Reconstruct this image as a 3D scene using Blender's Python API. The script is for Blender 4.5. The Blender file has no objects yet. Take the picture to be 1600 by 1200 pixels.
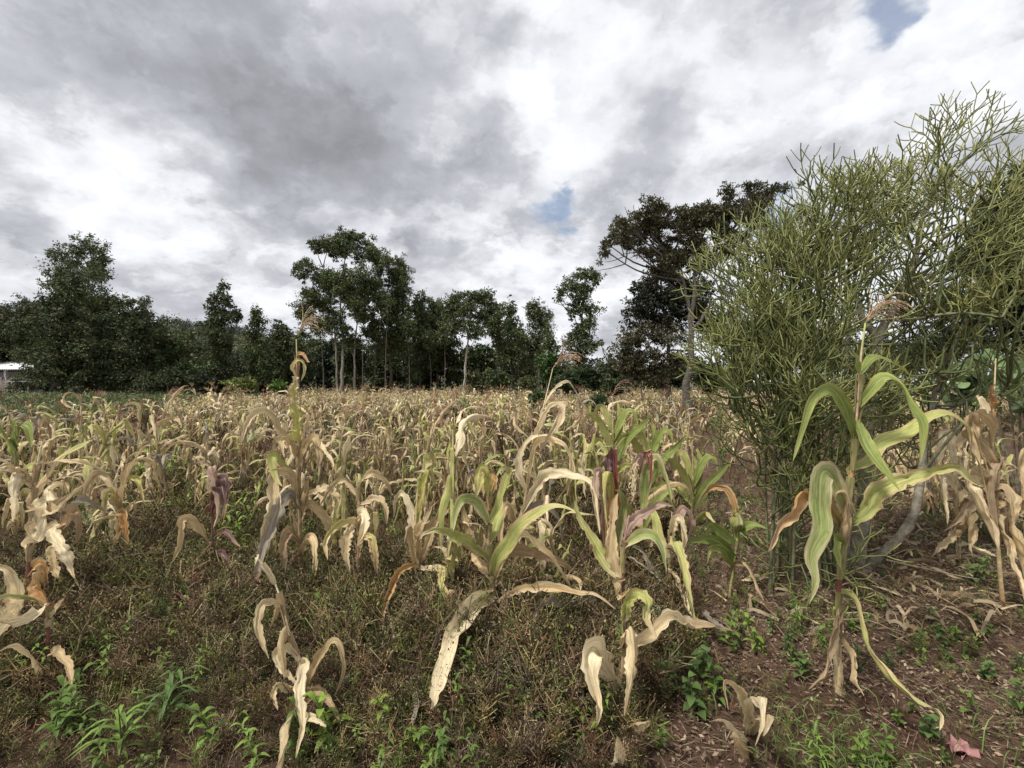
import bpy, math, random
import numpy as np
from math import radians as R, sin, cos, pi

SEED = 7
rng = np.random.default_rng(SEED)
random.seed(SEED)
C = bpy.context.scene.collection
sc = bpy.context.scene

# ------------------------------------------------------------------ camera
FPX, CH = 733.0, 1.4
cam = bpy.data.objects.new('camera', bpy.data.cameras.new('camera'))
C.objects.link(cam)
cam.location = (0, 0, CH)
cam.rotation_euler = (R(90), 0, 0)
cam.data.lens = 36 * FPX / 1600
cam.data.sensor_width = 36
cam.data.clip_start = 0.05
cam.data.clip_end = 3000
sc.camera = cam

# ------------------------------------------------------------------ light
SUN_EL, SUN_AZ = 58, -125          # azimuth measured from +Y (view direction) towards +X
sun = bpy.data.objects.new('sun', bpy.data.lights.new('sun', 'SUN'))
C.objects.link(sun)
sun.data.energy = 2.6
sun.data.angle = R(10)
sun.data.color = (1.0, 0.96, 0.9)
sun.rotation_euler = (R(90 - SUN_EL), 0, R(180 - SUN_AZ))   # shines from that azimuth
sc.view_settings.view_transform = 'Standard'
sc.view_settings.look = 'None'
sc.view_settings.exposure = 0.76
sc.view_settings.gamma = 1.0
sc.cycles.max_bounces = 6
sc.cycles.diffuse_bounces = 3
sc.cycles.transmission_bounces = 4
sc.cycles.caustics_reflective = False
sc.cycles.caustics_refractive = False


class NT:
    def __init__(s, tree):
        s.t = tree; s.n = tree.nodes; s.l = tree.links

    def new(s, kind, **kw):
        n = s.n.new(kind)
        for k, v in kw.items():
            if hasattr(n, k):
                setattr(n, k, v)
        return n

    def put(s, n, i, v):
        sock = n.inputs[i]
        if isinstance(v, bpy.types.NodeSocket):
            s.l.new(v, sock)
        elif v is not None:
            sock.default_value = v

    def math(s, op, a, b=None, c=None, clamp=False):
        n = s.new('ShaderNodeMath', operation=op, use_clamp=clamp)
        s.put(n, 0, a)
        if b is not None: s.put(n, 1, b)
        if c is not None: s.put(n, 2, c)
        return n.outputs[0]

    def vmath(s, op, a, b=None):
        n = s.new('ShaderNodeVectorMath', operation=op)
        s.put(n, 0, a)
        if b is not None: s.put(n, 1, b)
        return n.outputs['Value'] if op in ('DOT_PRODUCT', 'LENGTH', 'DISTANCE') else n.outputs[0]

    def mix(s, f, a, b, mode='MIX'):
        n = s.new('ShaderNodeMix', data_type='RGBA', blend_type=mode)
        s.put(n, 0, f); s.put(n, 6, a); s.put(n, 7, b)
        return n.outputs[2]

    def smooth(s, x, lo, hi, a=0.0, b=1.0):
        n = s.new('ShaderNodeMapRange', interpolation_type='SMOOTHSTEP')
        for i, v in enumerate((x, lo, hi, a, b)):
            s.put(n, i, v)
        return n.outputs[0]

    def noise(s, vec, scale, detail=4, rough=.5, dist=0.0):
        n = s.new('ShaderNodeTexNoise')
        s.put(n, 'Vector', vec)
        n.inputs['Scale'].default_value = scale
        n.inputs['Detail'].default_value = detail
        n.inputs['Roughness'].default_value = rough
        n.inputs['Distortion'].default_value = dist
        return n


# ------------------------------------------------------------------ sky with clouds
def pdir(px, py):
    v = np.array([(px - 800) / FPX, 1.0, -(py - 600) / FPX])
    return v / np.linalg.norm(v)


def build_world():
    w = bpy.data.worlds.new('World')
    sc.world = w
    w.use_nodes = True
    t = NT(w.node_tree)
    t.n.clear()
    tc = t.new('ShaderNodeTexCoord')
    d = t.vmath('NORMALIZE', tc.outputs['Generated'])
    sep = t.new('ShaderNodeSeparateXYZ'); t.put(sep, 0, d)
    den = t.math('ADD', t.math('MAXIMUM', sep.outputs[2], 0.0), 0.42)
    comb = t.new('ShaderNodeCombineXYZ')
    t.put(comb, 0, t.math('DIVIDE', sep.outputs[0], den))
    t.put(comb, 1, t.math('DIVIDE', sep.outputs[1], den))
    t.put(comb, 2, 0.0)
    pl0 = comb.outputs[0]
    pls = t.new('ShaderNodeVectorMath', operation='SCALE'); t.put(pls, 0, pl0); pls.inputs['Scale'].default_value = 1.5
    pl = pls.outputs[0]
    # domain warp of the direction for the large cloud masses
    wn = t.noise(pl, 1.6, 5, .55)
    warp = t.vmath('SUBTRACT', wn.outputs['Color'], (0.5, 0.5, 0.5))
    wsc = t.new('ShaderNodeVectorMath', operation='SCALE')
    t.put(wsc, 0, warp); wsc.inputs['Scale'].default_value = 0.24
    dw = t.vmath('ADD', d, wsc.outputs[0])
    wn2 = t.noise(pl, 7.0, 4, .55)
    ws2 = t.new('ShaderNodeVectorMath', operation='SCALE')
    t.put(ws2, 0, t.vmath('SUBTRACT', wn2.outputs['Color'], (0.5, 0.5, 0.5))); ws2.inputs['Scale'].default_value = 0.16
    dw = t.vmath('ADD', dw, ws2.outputs[0])
    n1 = t.noise(pl, 1.15, 7, .55, .3).outputs[0]
    n2 = t.noise(pl, 3.6, 6, .55, .2).outputs[0]
    b = t.math('ADD', t.math('MULTIPLY', t.math('SUBTRACT', n1, .5), .8),
               t.math('MULTIPLY', t.math('SUBTRACT', n2, .5), .85))
    # billows: rounded bright tops with soft grey undersides
    wv = t.new('ShaderNodeVectorMath', operation='SCALE')
    t.put(wv, 0, t.vmath('SUBTRACT', t.noise(pl, 4.0, 5, .6).outputs['Color'], (0.5, 0.5, 0.5))); wv.inputs['Scale'].default_value = 0.45
    for vs, amp in ((2.6, .30), (6.5, .13)):
        vo = t.new('ShaderNodeTexVoronoi', feature='SMOOTH_F1')
        t.put(vo, 'Vector', t.vmath('ADD', pl, wv.outputs[0])); vo.inputs['Scale'].default_value = vs
        vo.inputs['Smoothness'].default_value = .35
        b = t.math('ADD', b, t.math('MULTIPLY', t.math('SUBTRACT', .45, vo.outputs['Distance']), amp))
    for sc_n, off, lo, hi, amp in ((2.1, 3.7, .46, .57, .15), (4.3, 9.1, .47, .57, .06)):
        nv = t.noise(t.vmath('ADD', t.vmath('ADD', pl, wv.outputs[0]), (off, off * .5, 0.0)), sc_n, 8, .52, .0).outputs[0]
        b = t.math('ADD', b, t.math('SUBTRACT', t.smooth(nv, lo, hi, 0.0, amp), amp * .5))
    b = t.math('ADD', b, 0.67)
    blobs = [(330, 150, 300, -.15), (560, 230, 230, -.16), (420, 290, 150, -.10), (120, 60, 170, -.06),
             (40, 170, 90, -.10), (30, 340, 110, -.12), (660, 20, 130, -.15), (1010, 250, 90, -.12),
             (1370, 190, 90, -.12), (740, 230, 120, -.14), (250, 400, 110, -.07),
             (170, 250, 120, .26), (270, 330, 120, .24), (50, 230, 90, .2), (850, 150, 120, .12),
             (1020, 60, 180, .08), (900, 230, 90, .08), (1270, 130, 130, .22), (1430, 90, 110, .22),
             (770, 445, 55, .26), (870, 480, 90, .16), (1150, 200, 120, .10), (700, 370, 80, .08),
             (60, 420, 90, .05), (1540, 60, 90, .12), (400, 400, 110, .05)]
    for (px, py, r, a) in blobs:
        c = tuple(pdir(px, py))
        dist = t.vmath('DISTANCE', dw, c)
        b = t.math('ADD', b, t.smooth(dist, 0.0, r / FPX * 1.25, a, 0.0))
    b = t.math('MINIMUM', t.math('MAXIMUM', b, 0.0), 1.0)
    ramp = t.new('ShaderNodeValToRGB')
    t.put(ramp, 0, b)
    cr = ramp.color_ramp
    cr.elements[0].position = 0.0; cr.elements[0].color = (.18, .186, .20, 1)
    cr.elements[1].position = 1.0; cr.elements[1].color = (.66, .665, .69, 1)
    for p, col in ((.26, (.255, .262, .285, 1)), (.48, (.345, .355, .38, 1)), (.72, (.53, .54, .565, 1))):
        e = cr.elements.new(p); e.color = col
    # blue gaps where the clear sky shows
    sky = t.new('ShaderNodeTexSky', sky_type='NISHITA')
    sky.sun_disc = False
    sky.sun_elevation = R(SUN_EL); sky.sun_rotation = R(SUN_AZ)
    skyc = t.new('ShaderNodeVectorMath', operation='SCALE')
    t.put(skyc, 0, sky.outputs[0]); skyc.inputs['Scale'].default_value = 0.085
    hole = None
    for (px, py, r) in ((868, 332, 26), (885, 305, 14), (1400, 4, 24), (1425, 12, 14), (1215, 345, 26)):
        dist = t.vmath('DISTANCE', t.vmath('ADD', d, ws2.outputs[0]), tuple(pdir(px, py)))
        h = t.smooth(dist, r / FPX * .4, r / FPX * 1.6, 1.0, 0.0)
        hole = h if hole is None else t.math('MAXIMUM', hole, h)
    col = t.mix(t.math('MULTIPLY', hole, .7), ramp.outputs[0], skyc.outputs[0])
    bg = t.new('ShaderNodeBackground')
    t.put(bg, 0, col); bg.inputs[1].default_value = 1.0
    out = t.new('ShaderNodeOutputWorld')
    t.l.new(bg.outputs[0], out.inputs[0])


build_world()


# ------------------------------------------------------------------ materials
def base_mat(name):
    m = bpy.data.materials.new(name)
    m.use_nodes = True
    t = NT(m.node_tree)
    t.n.clear()
    out = t.new('ShaderNodeOutputMaterial')
    return m, t, out


def mat_attr(name, rough=.7, trans=0.0, nscale=0.0, namt=.3, spec=.3, bump=0.0, bscale=60):
    """reads the object's own colour attribute, breaks it up with noise"""
    m, t, out = base_mat(name)
    at = t.new('ShaderNodeAttribute'); at.attribute_name = 'Col'
    col = at.outputs['Color']
    tc = t.new('ShaderNodeTexCoord')
    if nscale:
        n = t.noise(tc.outputs['Object'], nscale, 5, .6)
        f = t.smooth(n.outputs[0], .3, .7, 1 - namt, 1 + namt)
        cc = t.new('ShaderNodeCombineXYZ')
        for i in range(3): t.put(cc, i, f)
        col = t.mix(1.0, col, cc.outputs[0], 'MULTIPLY')
    p = t.new('ShaderNodeBsdfPrincipled')
    t.put(p, 'Base Color', col)
    p.inputs['Roughness'].default_value = rough
    p.inputs['Specular IOR Level'].default_value = spec
    if bump:
        bn = t.new('ShaderNodeBump')
        bn.inputs['Strength'].default_value = bump
        bn.inputs['Distance'].default_value = .01
        t.put(bn, 'Height', t.noise(tc.outputs['Object'], bscale, 5, .6).outputs[0])
        t.l.new(bn.outputs[0], p.inputs['Normal'])
    if trans:
        tr = t.new('ShaderNodeBsdfTranslucent'); t.put(tr, 0, col)
        mx = t.new('ShaderNodeMixShader'); mx.inputs[0].default_value = trans
        t.l.new(p.outputs[0], mx.inputs[1]); t.l.new(tr.outputs[0], mx.inputs[2])
        t.l.new(mx.outputs[0], out.inputs[0])
    else:
        t.l.new(p.outputs[0], out.inputs[0])
    return m


def mat_corn_leaf():
    m, t, out = base_mat('corn_leaf_blade')
    at = t.new('ShaderNodeAttribute'); at.attribute_name = 'Col'
    lc = t.new('ShaderNodeAttribute'); lc.attribute_name = 'lc'
    sp = t.new('ShaderNodeSeparateXYZ'); t.put(sp, 0, lc.outputs['Vector'])
    u, v, rd = sp.outputs
    cb = t.new('ShaderNodeCombineXYZ')
    t.put(cb, 0, t.math('MULTIPLY', u, 16.0)); t.put(cb, 1, t.math('MULTIPLY', v, 2.2)); t.put(cb, 2, t.math('MULTIPLY', rd, 91.0))
    st = t.noise(cb.outputs[0], 1.0, 4, .65).outputs[0]
    f = t.smooth(st, .3, .7, .66, 1.16)
    # veins
    vein = t.math('SINE', t.math('MULTIPLY', u, 130.0))
    f = t.math('MULTIPLY', f, t.math('ADD', t.math('MULTIPLY', vein, .035), 1.0))
    cc = t.new('ShaderNodeCombineXYZ')
    for i in range(3): t.put(cc, i, f)
    col = t.mix(1.0, at.outputs['Color'], cc.outputs[0], 'MULTIPLY')
    # paler midrib
    rib = t.smooth(t.math('ABSOLUTE', t.math('SUBTRACT', u, .5)), .02, .05, .45, 0.0)
    col = t.mix(rib, col, (.62, .52, .33, 1))
    # brown blotches and dark flecks
    cb2 = t.new('ShaderNodeCombineXYZ')
    t.put(cb2, 0, t.math('MULTIPLY', u, 3.0)); t.put(cb2, 1, t.math('MULTIPLY', v, 1.6)); t.put(cb2, 2, t.math('MULTIPLY', rd, 37.0))
    bl = t.noise(cb2.outputs[0], 1.3, 5, .65).outputs[0]
    col = t.mix(t.smooth(bl, .58, .78, 0.0, .6), col, (.27, .145, .06, 1))
    ed = t.math('ABSOLUTE', t.math('SUBTRACT', u, .5))
    edn = t.math('ADD', ed, t.math('MULTIPLY', t.math('SUBTRACT', bl, .5), .7))
    col = t.mix(t.smooth(edn, .40, .56, 0.0, .55), col, (.33, .19, .08, 1))
    cb3 = t.new('ShaderNodeCombineXYZ')
    t.put(cb3, 0, t.math('MULTIPLY', u, 9.0)); t.put(cb3, 1, t.math('MULTIPLY', v, 8.0)); t.put(cb3, 2, t.math('MULTIPLY', rd, 17.0))
    fl = t.noise(cb3.outputs[0], 1.5, 2, .5).outputs[0]
    col = t.mix(t.smooth(fl, .68, .76, 0.0, .6), col, (.07, .045, .03, 1))
    p = t.new('ShaderNodeBsdfPrincipled')
    t.put(p, 'Base Color', col)
    p.inputs['Roughness'].default_value = .55
    p.inputs['Specular IOR Level'].default_value = .3
    bn = t.new('ShaderNodeBump'); bn.inputs['Strength'].default_value = .5; bn.inputs['Distance'].default_value = .003
    t.put(bn, 'Height', t.math('ADD', st, t.math('MULTIPLY', vein, .12)))
    t.l.new(bn.outputs[0], p.inputs['Normal'])
    tr = t.new('ShaderNodeBsdfTranslucent'); t.put(tr, 0, col)
    mx = t.new('ShaderNodeMixShader'); mx.inputs[0].default_value = .27
    t.l.new(p.outputs[0], mx.inputs[1]); t.l.new(tr.outputs[0], mx.inputs[2])
    t.l.new(mx.outputs[0], out.inputs[0])
    return m


def mat_soil():
    m, t, out = base_mat('red_soil')
    tc = t.new('ShaderNodeTexCoord')
    o = tc.outputs['Object']
    a = t.noise(o, .8, 5, .6).outputs[0]
    b = t.noise(o, 22, 6, .7).outputs[0]
    c = t.noise(o, 120, 3, .6).outputs[0]
    col = t.mix(t.smooth(a, .35, .65), (.105, .058, .036, 1), (.16, .105, .07, 1))
    col = t.mix(t.smooth(b, .35, .7), col, (.045, .028, .020, 1))
    col = t.mix(t.smooth(c, .62, .72, 0, .6), col, (.26, .19, .13, 1))
    p = t.new('ShaderNodeBsdfPrincipled'); t.put(p, 'Base Color', col)
    p.inputs['Roughness'].default_value = .95
    p.inputs['Specular IOR Level'].default_value = .15
    bn = t.new('ShaderNodeBump'); bn.inputs['Strength'].default_value = .9; bn.inputs['Distance'].default_value = .03
    t.put(bn, 'Height', t.math('ADD', b, t.math('MULTIPLY', c, .4)))
    t.l.new(bn.outputs[0], p.inputs['Normal']); t.l.new(p.outputs[0], out.inputs[0])
    return m


M = dict(
    leaf=mat_corn_leaf(),
    stalk=mat_attr('corn_stalk', .5, 0, 40, .22, .4),
    tassel=mat_attr('dry_tassel', .8, .15),
    weed=mat_attr('dry_weed_stems', .9, .12, spec=.1),
    green=mat_attr('green_leaf', .5, .3, spec=.35),
    crown=mat_attr('tree_leaf', .6, .15, spec=.25),
    bark=mat_attr('bark', .9, 0, 14, .5, .1, 1.0, 45),
    twig=mat_attr('succulent_twig', .5, 0, 20, .15, .35),
    soil=mat_soil(),
    wall=mat_attr('rough_masonry', .9, 0, 3, .3, .1, .5, 10),
    roof=mat_attr('pale_sheet_metal', .4, 0, 1.2, .08, .5),
    hill=mat_attr('hillside', .95, 0, .03, .4, .05),
)


# ------------------------------------------------------------------ mesh tools
def hexf(F):
    return np.asarray(F, dtype=np.int32).reshape(-1, 4)


class MB:
    def __init__(s):
        s.V, s.F, s.K, s.L, s.n = [], [], [], [], 0

    def add(s, g):
        V, F, K, L = g
        if len(V) == 0: return s
        s.V.append(V); s.F.append(F + s.n); s.K.append(K); s.L.append(L)
        s.n += len(V)
        return s

    def geo(s):
        if not s.V:
            return (np.zeros((0, 3)), np.zeros((0, 4), np.int32), np.zeros((0, 3)), np.zeros((0, 3)))
        return (np.concatenate(s.V), np.concatenate(s.F), np.concatenate(s.K), np.concatenate(s.L))

    def build(s, name, mat, parent=None, origin=None):
        return build(name, s.geo(), mat, parent, origin)


def build(name, g, mat, parent=None, origin=None, smooth=True):
    V, F, K, L = g
    if origin is not None:
        V = V - np.asarray(origin)
    me = bpy.data.meshes.new(name)
    me.vertices.add(len(V)); me.loops.add(F.size); me.polygons.add(len(F))
    me.vertices.foreach_set('co', V.astype(np.float32).ravel())
    me.loops.foreach_set('vertex_index', F.astype(np.int32).ravel())
    me.polygons.foreach_set('loop_start', np.arange(0, F.size, 4, dtype=np.int32))
    me.polygons.foreach_set('loop_total', np.full(len(F), 4, dtype=np.int32))
    if smooth:
        me.polygons.foreach_set('use_smooth', np.ones(len(F), dtype=bool))
    ca = me.color_attributes.new('Col', 'FLOAT_COLOR', 'POINT')
    ca.data.foreach_set('color', np.concatenate([np.clip(K, 0, 1), np.ones((len(K), 1))], 1).astype(np.float32).ravel())
    la = me.attributes.new('lc', 'FLOAT_VECTOR', 'POINT')
    la.data.foreach_set('vector', L.astype(np.float32).ravel())
    me.update(calc_edges=True)
    me.materials.append(mat)
    o = bpy.data.objects.new(name, me)
    C.objects.link(o)
    if parent is not None: o.parent = parent
    if origin is not None: o.location = origin
    return o


def tag(o, label=None, cat=None, group=None, kind=None):
    if label: o['label'] = label
    if cat: o['category'] = cat
    if group: o['group'] = group
    if kind: o['kind'] = kind
    return o


def thing(name, label, cat, loc=(0, 0, 0), group=None):
    o = bpy.data.objects.new(name, None)
    o.empty_display_size = .1
    C.objects.link(o)
    o.location = tuple(loc)
    return tag(o, label, cat, group)


def nrm(v):
    v = np.asarray(v, float)
    return v / (np.linalg.norm(v, axis=-1, keepdims=True) + 1e-9)


def resample(P, n):
    """Catmull-Rom through the points, n evenly spread samples"""
    P = np.asarray(P, float)
    if len(P) == 2:
        t = np.linspace(0, 1, n)[:, None]
        return P[0] * (1 - t) + P[1] * t
    Q = np.vstack([2 * P[0] - P[1], P, 2 * P[-1] - P[-2]])
    out = []
    m = 8
    for i in range(1, len(Q) - 2):
        t = np.linspace(0, 1, m, endpoint=False)[:, None]
        a, b, c, d = Q[i - 1], Q[i], Q[i + 1], Q[i + 2]
        out.append(.5 * (2 * b + (c - a) * t + (2 * a - 5 * b + 4 * c - d) * t ** 2 + (3 * b - a - 3 * c + d) * t ** 3))
    out.append(P[-1:])
    D = np.vstack(out)
    s = np.r_[0, np.cumsum(np.linalg.norm(np.diff(D, axis=0), axis=1))]
    x = np.linspace(0, s[-1], n)
    return np.stack([np.interp(x, s, D[:, k]) for k in range(3)], 1)


def grid_faces(r, c, close=False):
    cols = c if close else c - 1
    i, j = np.meshgrid(np.arange(r - 1), np.arange(cols), indexing='ij')
    j2 = (j + 1) % c
    return np.stack([i * c + j, i * c + j2, (i + 1) * c + j2, (i + 1) * c + j], -1).reshape(-1, 4).astype(np.int32)


def tube(P, rad, n=6, col=(.3, .3, .3), col2=None):
    P = np.asarray(P, float); m = len(P)
    rad = np.broadcast_to(np.asarray(rad, float), (m,)) if np.ndim(rad) == 0 or len(rad) == m else np.interp(np.linspace(0, 1, m), np.linspace(0, 1, len(rad)), rad)
    T = nrm(np.gradient(P, axis=0))
    ref = np.array([0, 0, 1.]) if abs(T[:, 2]).mean() < .8 else np.array([1., 0, 0])
    A = nrm(np.cross(T, ref)); B = np.cross(T, A)
    a = np.linspace(0, 2 * pi, n, endpoint=False)
    V = P[:, None] + rad[:, None, None] * (A[:, None] * np.cos(a)[None, :, None] + B[:, None] * np.sin(a)[None, :, None])
    col = np.asarray(col, float)
    if col.ndim == 2:
        K = np.repeat(col[:, None], n, 1)
    else:
        c2 = col if col2 is None else np.asarray(col2, float)
        t = np.linspace(0, 1, m)[:, None]
        K = np.repeat((col * (1 - t) + c2 * t)[:, None], n, 1)
    return V.reshape(-1, 3), grid_faces(m, n, True), K.reshape(-1, 3), np.zeros((m * n, 3))


def inst(g, pos, rotz, scale, tint=None, tilt=None):
    """many transformed copies of a small geometry, as one array"""
    V, F, K, L = g
    N, n = len(pos), len(V)
    c, s = np.cos(rotz), np.sin(rotz)
    W = np.empty((N, n, 3))
    X = V[None] * np.asarray(scale).reshape(N, 1, -1)
    if tilt is not None:
        X = X.copy()
        X[:, :, 0] += X[:, :, 2] * tilt[:, :1]
        X[:, :, 1] += X[:, :, 2] * tilt[:, 1:]
    W[:, :, 0] = X[:, :, 0] * c[:, None] - X[:, :, 1] * s[:, None]
    W[:, :, 1] = X[:, :, 0] * s[:, None] + X[:, :, 1] * c[:, None]
    W[:, :, 2] = X[:, :, 2]
    W += np.asarray(pos)[:, None]
    FF = (F[None] + (np.arange(N) * n)[:, None, None]).reshape(-1, 4)
    KK = np.repeat(K[None], N, 0)
    if tint is not None: KK = KK * tint[:, None]
    LL = np.repeat(L[None], N, 0).copy()
    LL[:, :, 2] += rng.random(N)[:, None] * 5
    return W.reshape(-1, 3), FF, KK.reshape(-1, 3), LL.reshape(-1, 3)


def kites(P, D, S, ln, wd, col):
    """leaf shapes: P base points, D directions, S side directions"""
    P = np.asarray(P); N = len(P)
    ln = np.broadcast_to(ln, (N,))[:, None]; wd = np.broadcast_to(wd, (N,))[:, None]
    V = np.stack([P, P + D * ln * .45 + S * wd * .5, P + D * ln, P + D * ln * .45 - S * wd * .5], 1)
    F = np.arange(N * 4, dtype=np.int32).reshape(N, 4)
    K = np.repeat(np.broadcast_to(col, (N, 3))[:, None], 4, 1)
    return V.reshape(-1, 3), F, K.reshape(-1, 3).copy(), np.zeros((N * 4, 3))


def rdir(n, r=None):
    r = r or rng
    return nrm(r.normal(size=(n, 3)))


def PX(px, py, D):
    """point seen at photo position px,py at depth D metres"""
    return np.array([(px - 800) / FPX * D, D, CH - (py - 600) / FPX * D])


def ground_z(x, y):
    return .03 * np.sin(x * 1.7 + .4) * np.cos(y * 1.3) + .02 * np.sin(x * 4.1 + y * 3.3) * np.exp(-y / 30)


# ------------------------------------------------------------------ the ground
def build_ground():
    ys = np.r_[np.linspace(-3, 6, 240), np.linspace(6.05, 12, 60), np.linspace(12.5, 60, 60), np.linspace(70, 1200, 30)]
    xs = np.r_[-1200, -500, -200, np.linspace(-80, -11, 30), np.linspace(-10, 10, 420), np.linspace(11, 80, 30), 200, 500, 1200]
    X, Y = np.meshgrid(xs, ys)
    Z = ground_z(X, Y) * (np.abs(X) < 60)
    near = (Y < 12) & (np.abs(X) < 11)
    Z = Z + near * .011 * (rng.normal(size=Z.shape) * .6 + np.sin(X * 31 + 3 * np.sin(Y * 17)) * np.cos(Y * 27 + 2 * np.sin(X * 13)))
    V = np.stack([X, Y, Z], -1).reshape(-1, 3)
    g = (V, grid_faces(len(ys), len(xs)), np.ones((len(V), 3)) * .1, np.zeros((len(V), 3)))
    tag(build('ground', g, M['soil']), 'reddish brown bare soil of the field', 'ground', kind='structure')


build_ground()


# ------------------------------------------------------------------ corn
ST = (.67, .51, .28); PALE = (.84, .71, .46); TAN = (.47, .34, .20); BRN = (.27, .18, .10)
GRN = (.25, .32, .075); LGR = (.46, .50, .14); YEL = (.60, .53, .18); DGR = (.085, .16, .035)
MAR = (.21, .075, .06); RED = (.42, .085, .075); PUR = (.17, .10, .10); ORG = (.52, .27, .09); GRY = (.38, .33, .26)
PNK = (.50, .34, .26)
# colour key -> (base, middle, tip, edge)
CK = dict(
    straw=(ST, ST, TAN, PALE), pale=(PALE, PALE, ST, PALE), tan=(TAN, ST, TAN, ST), brown=(BRN, TAN, BRN, TAN),
    green=(GRN, GRN, LGR, LGR), gy=(GRN, LGR, (.50, .50, .20), ST), gs=(GRN, LGR, PALE, ST), ge=(LGR, GRN, LGR, PALE),
    yel=(YEL, YEL, ST, LGR), mar=(MAR, PUR, TAN, PUR), red=(RED, MAR, PUR, RED), pur=(PUR, PUR, TAN, MAR),
    org=(ORG, ORG, TAN, ST), go=(GRN, ORG, PNK, ST), sg=(PALE, LGR, GRN, ST), grey=(GRY, GRY, TAN, GRY),
    dg=(DGR, GRN, GRN, GRN), py=(PALE, YEL, ST, PALE), lp=(LGR, PALE, PALE, PALE), mp=(MAR, PNK, PALE, PNK))


def lerp3(stops, t):
    xs = np.linspace(0, 1, len(stops))
    a = np.array(stops)
    return np.stack([np.interp(t, xs, a[:, k]) for k in range(3)], -1)


def leaf(P, width, key='straw', side=None, n0=None, tw=(0, 0), fold=.25, rip=.10, ns=22, nu=7, rnd=None, tear=.0, base=.45, peak=.3, crumple=.0, blunt=0.0):
    r = rnd or rng
    P = resample(P, ns)
    T = nrm(np.gradient(P, axis=0))
    if side is not None:
        S = np.broadcast_to(np.asarray(side, float), T.shape)
    else:
        S = np.cross(T, np.asarray(n0 if n0 is not None else (0, -1, .35), float))
    S = S - (S * T).sum(1, keepdims=True) * T
    S = nrm(S)
    for i in range(1, ns):                                     # no sudden flips
        if (S[i] * S[i - 1]).sum() < 0: S[i] = -S[i]
    for _ in range(2):
        S[1:-1] = nrm(S[:-2] + S[1:-1] * 2 + S[2:])
    v = np.linspace(0, 1, ns)
    ang = tw[0] * (1 - v) + tw[1] * v + .25 * np.sin(v * r.uniform(3, 8) + r.uniform(0, 6))
    Nn = np.cross(S, T)
    S2 = S * np.cos(ang)[:, None] + Nn * np.sin(ang)[:, None]
    N2 = nrm(np.cross(S2, T))
    up = np.clip(v / peak, 0, 1); up = up * up * (3 - 2 * up)
    dn = np.clip((v - peak) / (1 - peak), 0, 1)
    w = width * (base + (1 - base) * up) * np.clip(1 - dn ** 1.7, 0, 1) ** .8 + .0015
    if blunt: w = np.maximum(w, blunt * width)
    w = w * (1 + tear * .35 * np.sin(v * r.uniform(6, 14) + r.uniform(0, 6)))
    u = np.linspace(0, 1, nu); e = np.abs(2 * u - 1)
    ph = r.uniform(0, 6, 4); fr = r.uniform(9, 20, 2)
    ripL = np.sin(v * fr[0] + ph[0]) + .5 * np.sin(v * fr[0] * 2.3 + ph[1])
    ripR = np.sin(v * fr[1] + ph[2]) + .5 * np.sin(v * fr[1] * 2.3 + ph[3])
    fo = fold * (1 + .5 * np.sin(v * 5 + ph[0]))
    off = (u - .5)[None, :] * np.ones((ns, 1))
    if tear:
        cutL = 1 - tear * np.clip(r.normal(.2, .5, ns), 0, 1); cutR = 1 - tear * np.clip(r.normal(.2, .5, ns), 0, 1)
        off = np.where(u[None] < .5, off * cutL[:, None], off * cutR[:, None])
    rp = np.where(u[None] < .5, ripL[:, None], ripR[:, None]) * rip * e[None] ** 1.5
    if tear: rp = rp + tear * .35 * np.sin(u[None] * 14 + ph[2] + 3 * np.sin(v[:, None] * 6 + ph[3])) * .4
    hgt = fo[:, None] * e[None] ** 1.3 * .6 + rp
    if crumple:
        hgt = hgt + crumple * r.normal(size=(ns, nu)) * (1 - .5 * e[None])
    V = P[:, None] + S2[:, None] * (off * w[:, None])[..., None] + N2[:, None] * (hgt * w[:, None])[..., None]
    b, mid, tip, ed = CK[key]
    vv = np.clip(v + r.uniform(-.08, .08), 0, 1)
    Kc = lerp3((b, mid, mid, tip), vv)
    edge = np.clip(e[None, :] ** 2 * .9 * (1 + .5 * np.sin(v[:, None] * 7 + ph[1])) + r.normal(0, .08, (ns, nu)), 0, 1)[..., None]
    K = Kc[:, None] * (1 - edge) + np.array(ed)[None, None] * edge
    K = K * r.uniform(.86, 1.1)
    ln = np.linalg.norm(np.diff(P, axis=0), axis=1).sum()
    L = np.stack([np.broadcast_to(u, (ns, nu)), np.broadcast_to((v * ln * 6)[:, None], (ns, nu)), np.full((ns, nu), r.random() * 7)], -1)
    return V.reshape(-1, 3), grid_faces(ns, nu), K.reshape(-1, 3), L.reshape(-1, 3)


def sheath(P, rad, key, rnd, open_=1.6):
    """leaf base wrapped round the stalk, part of the leaf"""
    m, n = len(P), 7
    T = nrm(np.gradient(P, axis=0))
    A = nrm(np.cross(T, (0.01, 1, 0))); B = np.cross(T, A)
    a0 = rnd.uniform(0, 6); a = np.linspace(a0, a0 + 2 * pi - open_, n)
    rr = np.linspace(rad * 1.15, rad * 1.7, m)[:, None] * (1 + .12 * rnd.normal(size=(m, n)))
    V = P[:, None] + rr[..., None] * (A[:, None] * np.cos(a)[None, :, None] + B[:, None] * np.sin(a)[None, :, None])
    c = np.array(CK[key][0]) * .45 + np.array(TAN) * .5
    K = np.broadcast_to(c, (m * n, 3)) * rnd.uniform(.85, 1.1, (m * n, 1))
    L = np.stack([np.tile(np.linspace(.1, .9, n), m), np.repeat(np.linspace(0, 1, m), n), np.full(m * n, rnd.random() * 7)], -1)
    return V.reshape(-1, 3), grid_faces(m, n), K, L


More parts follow.
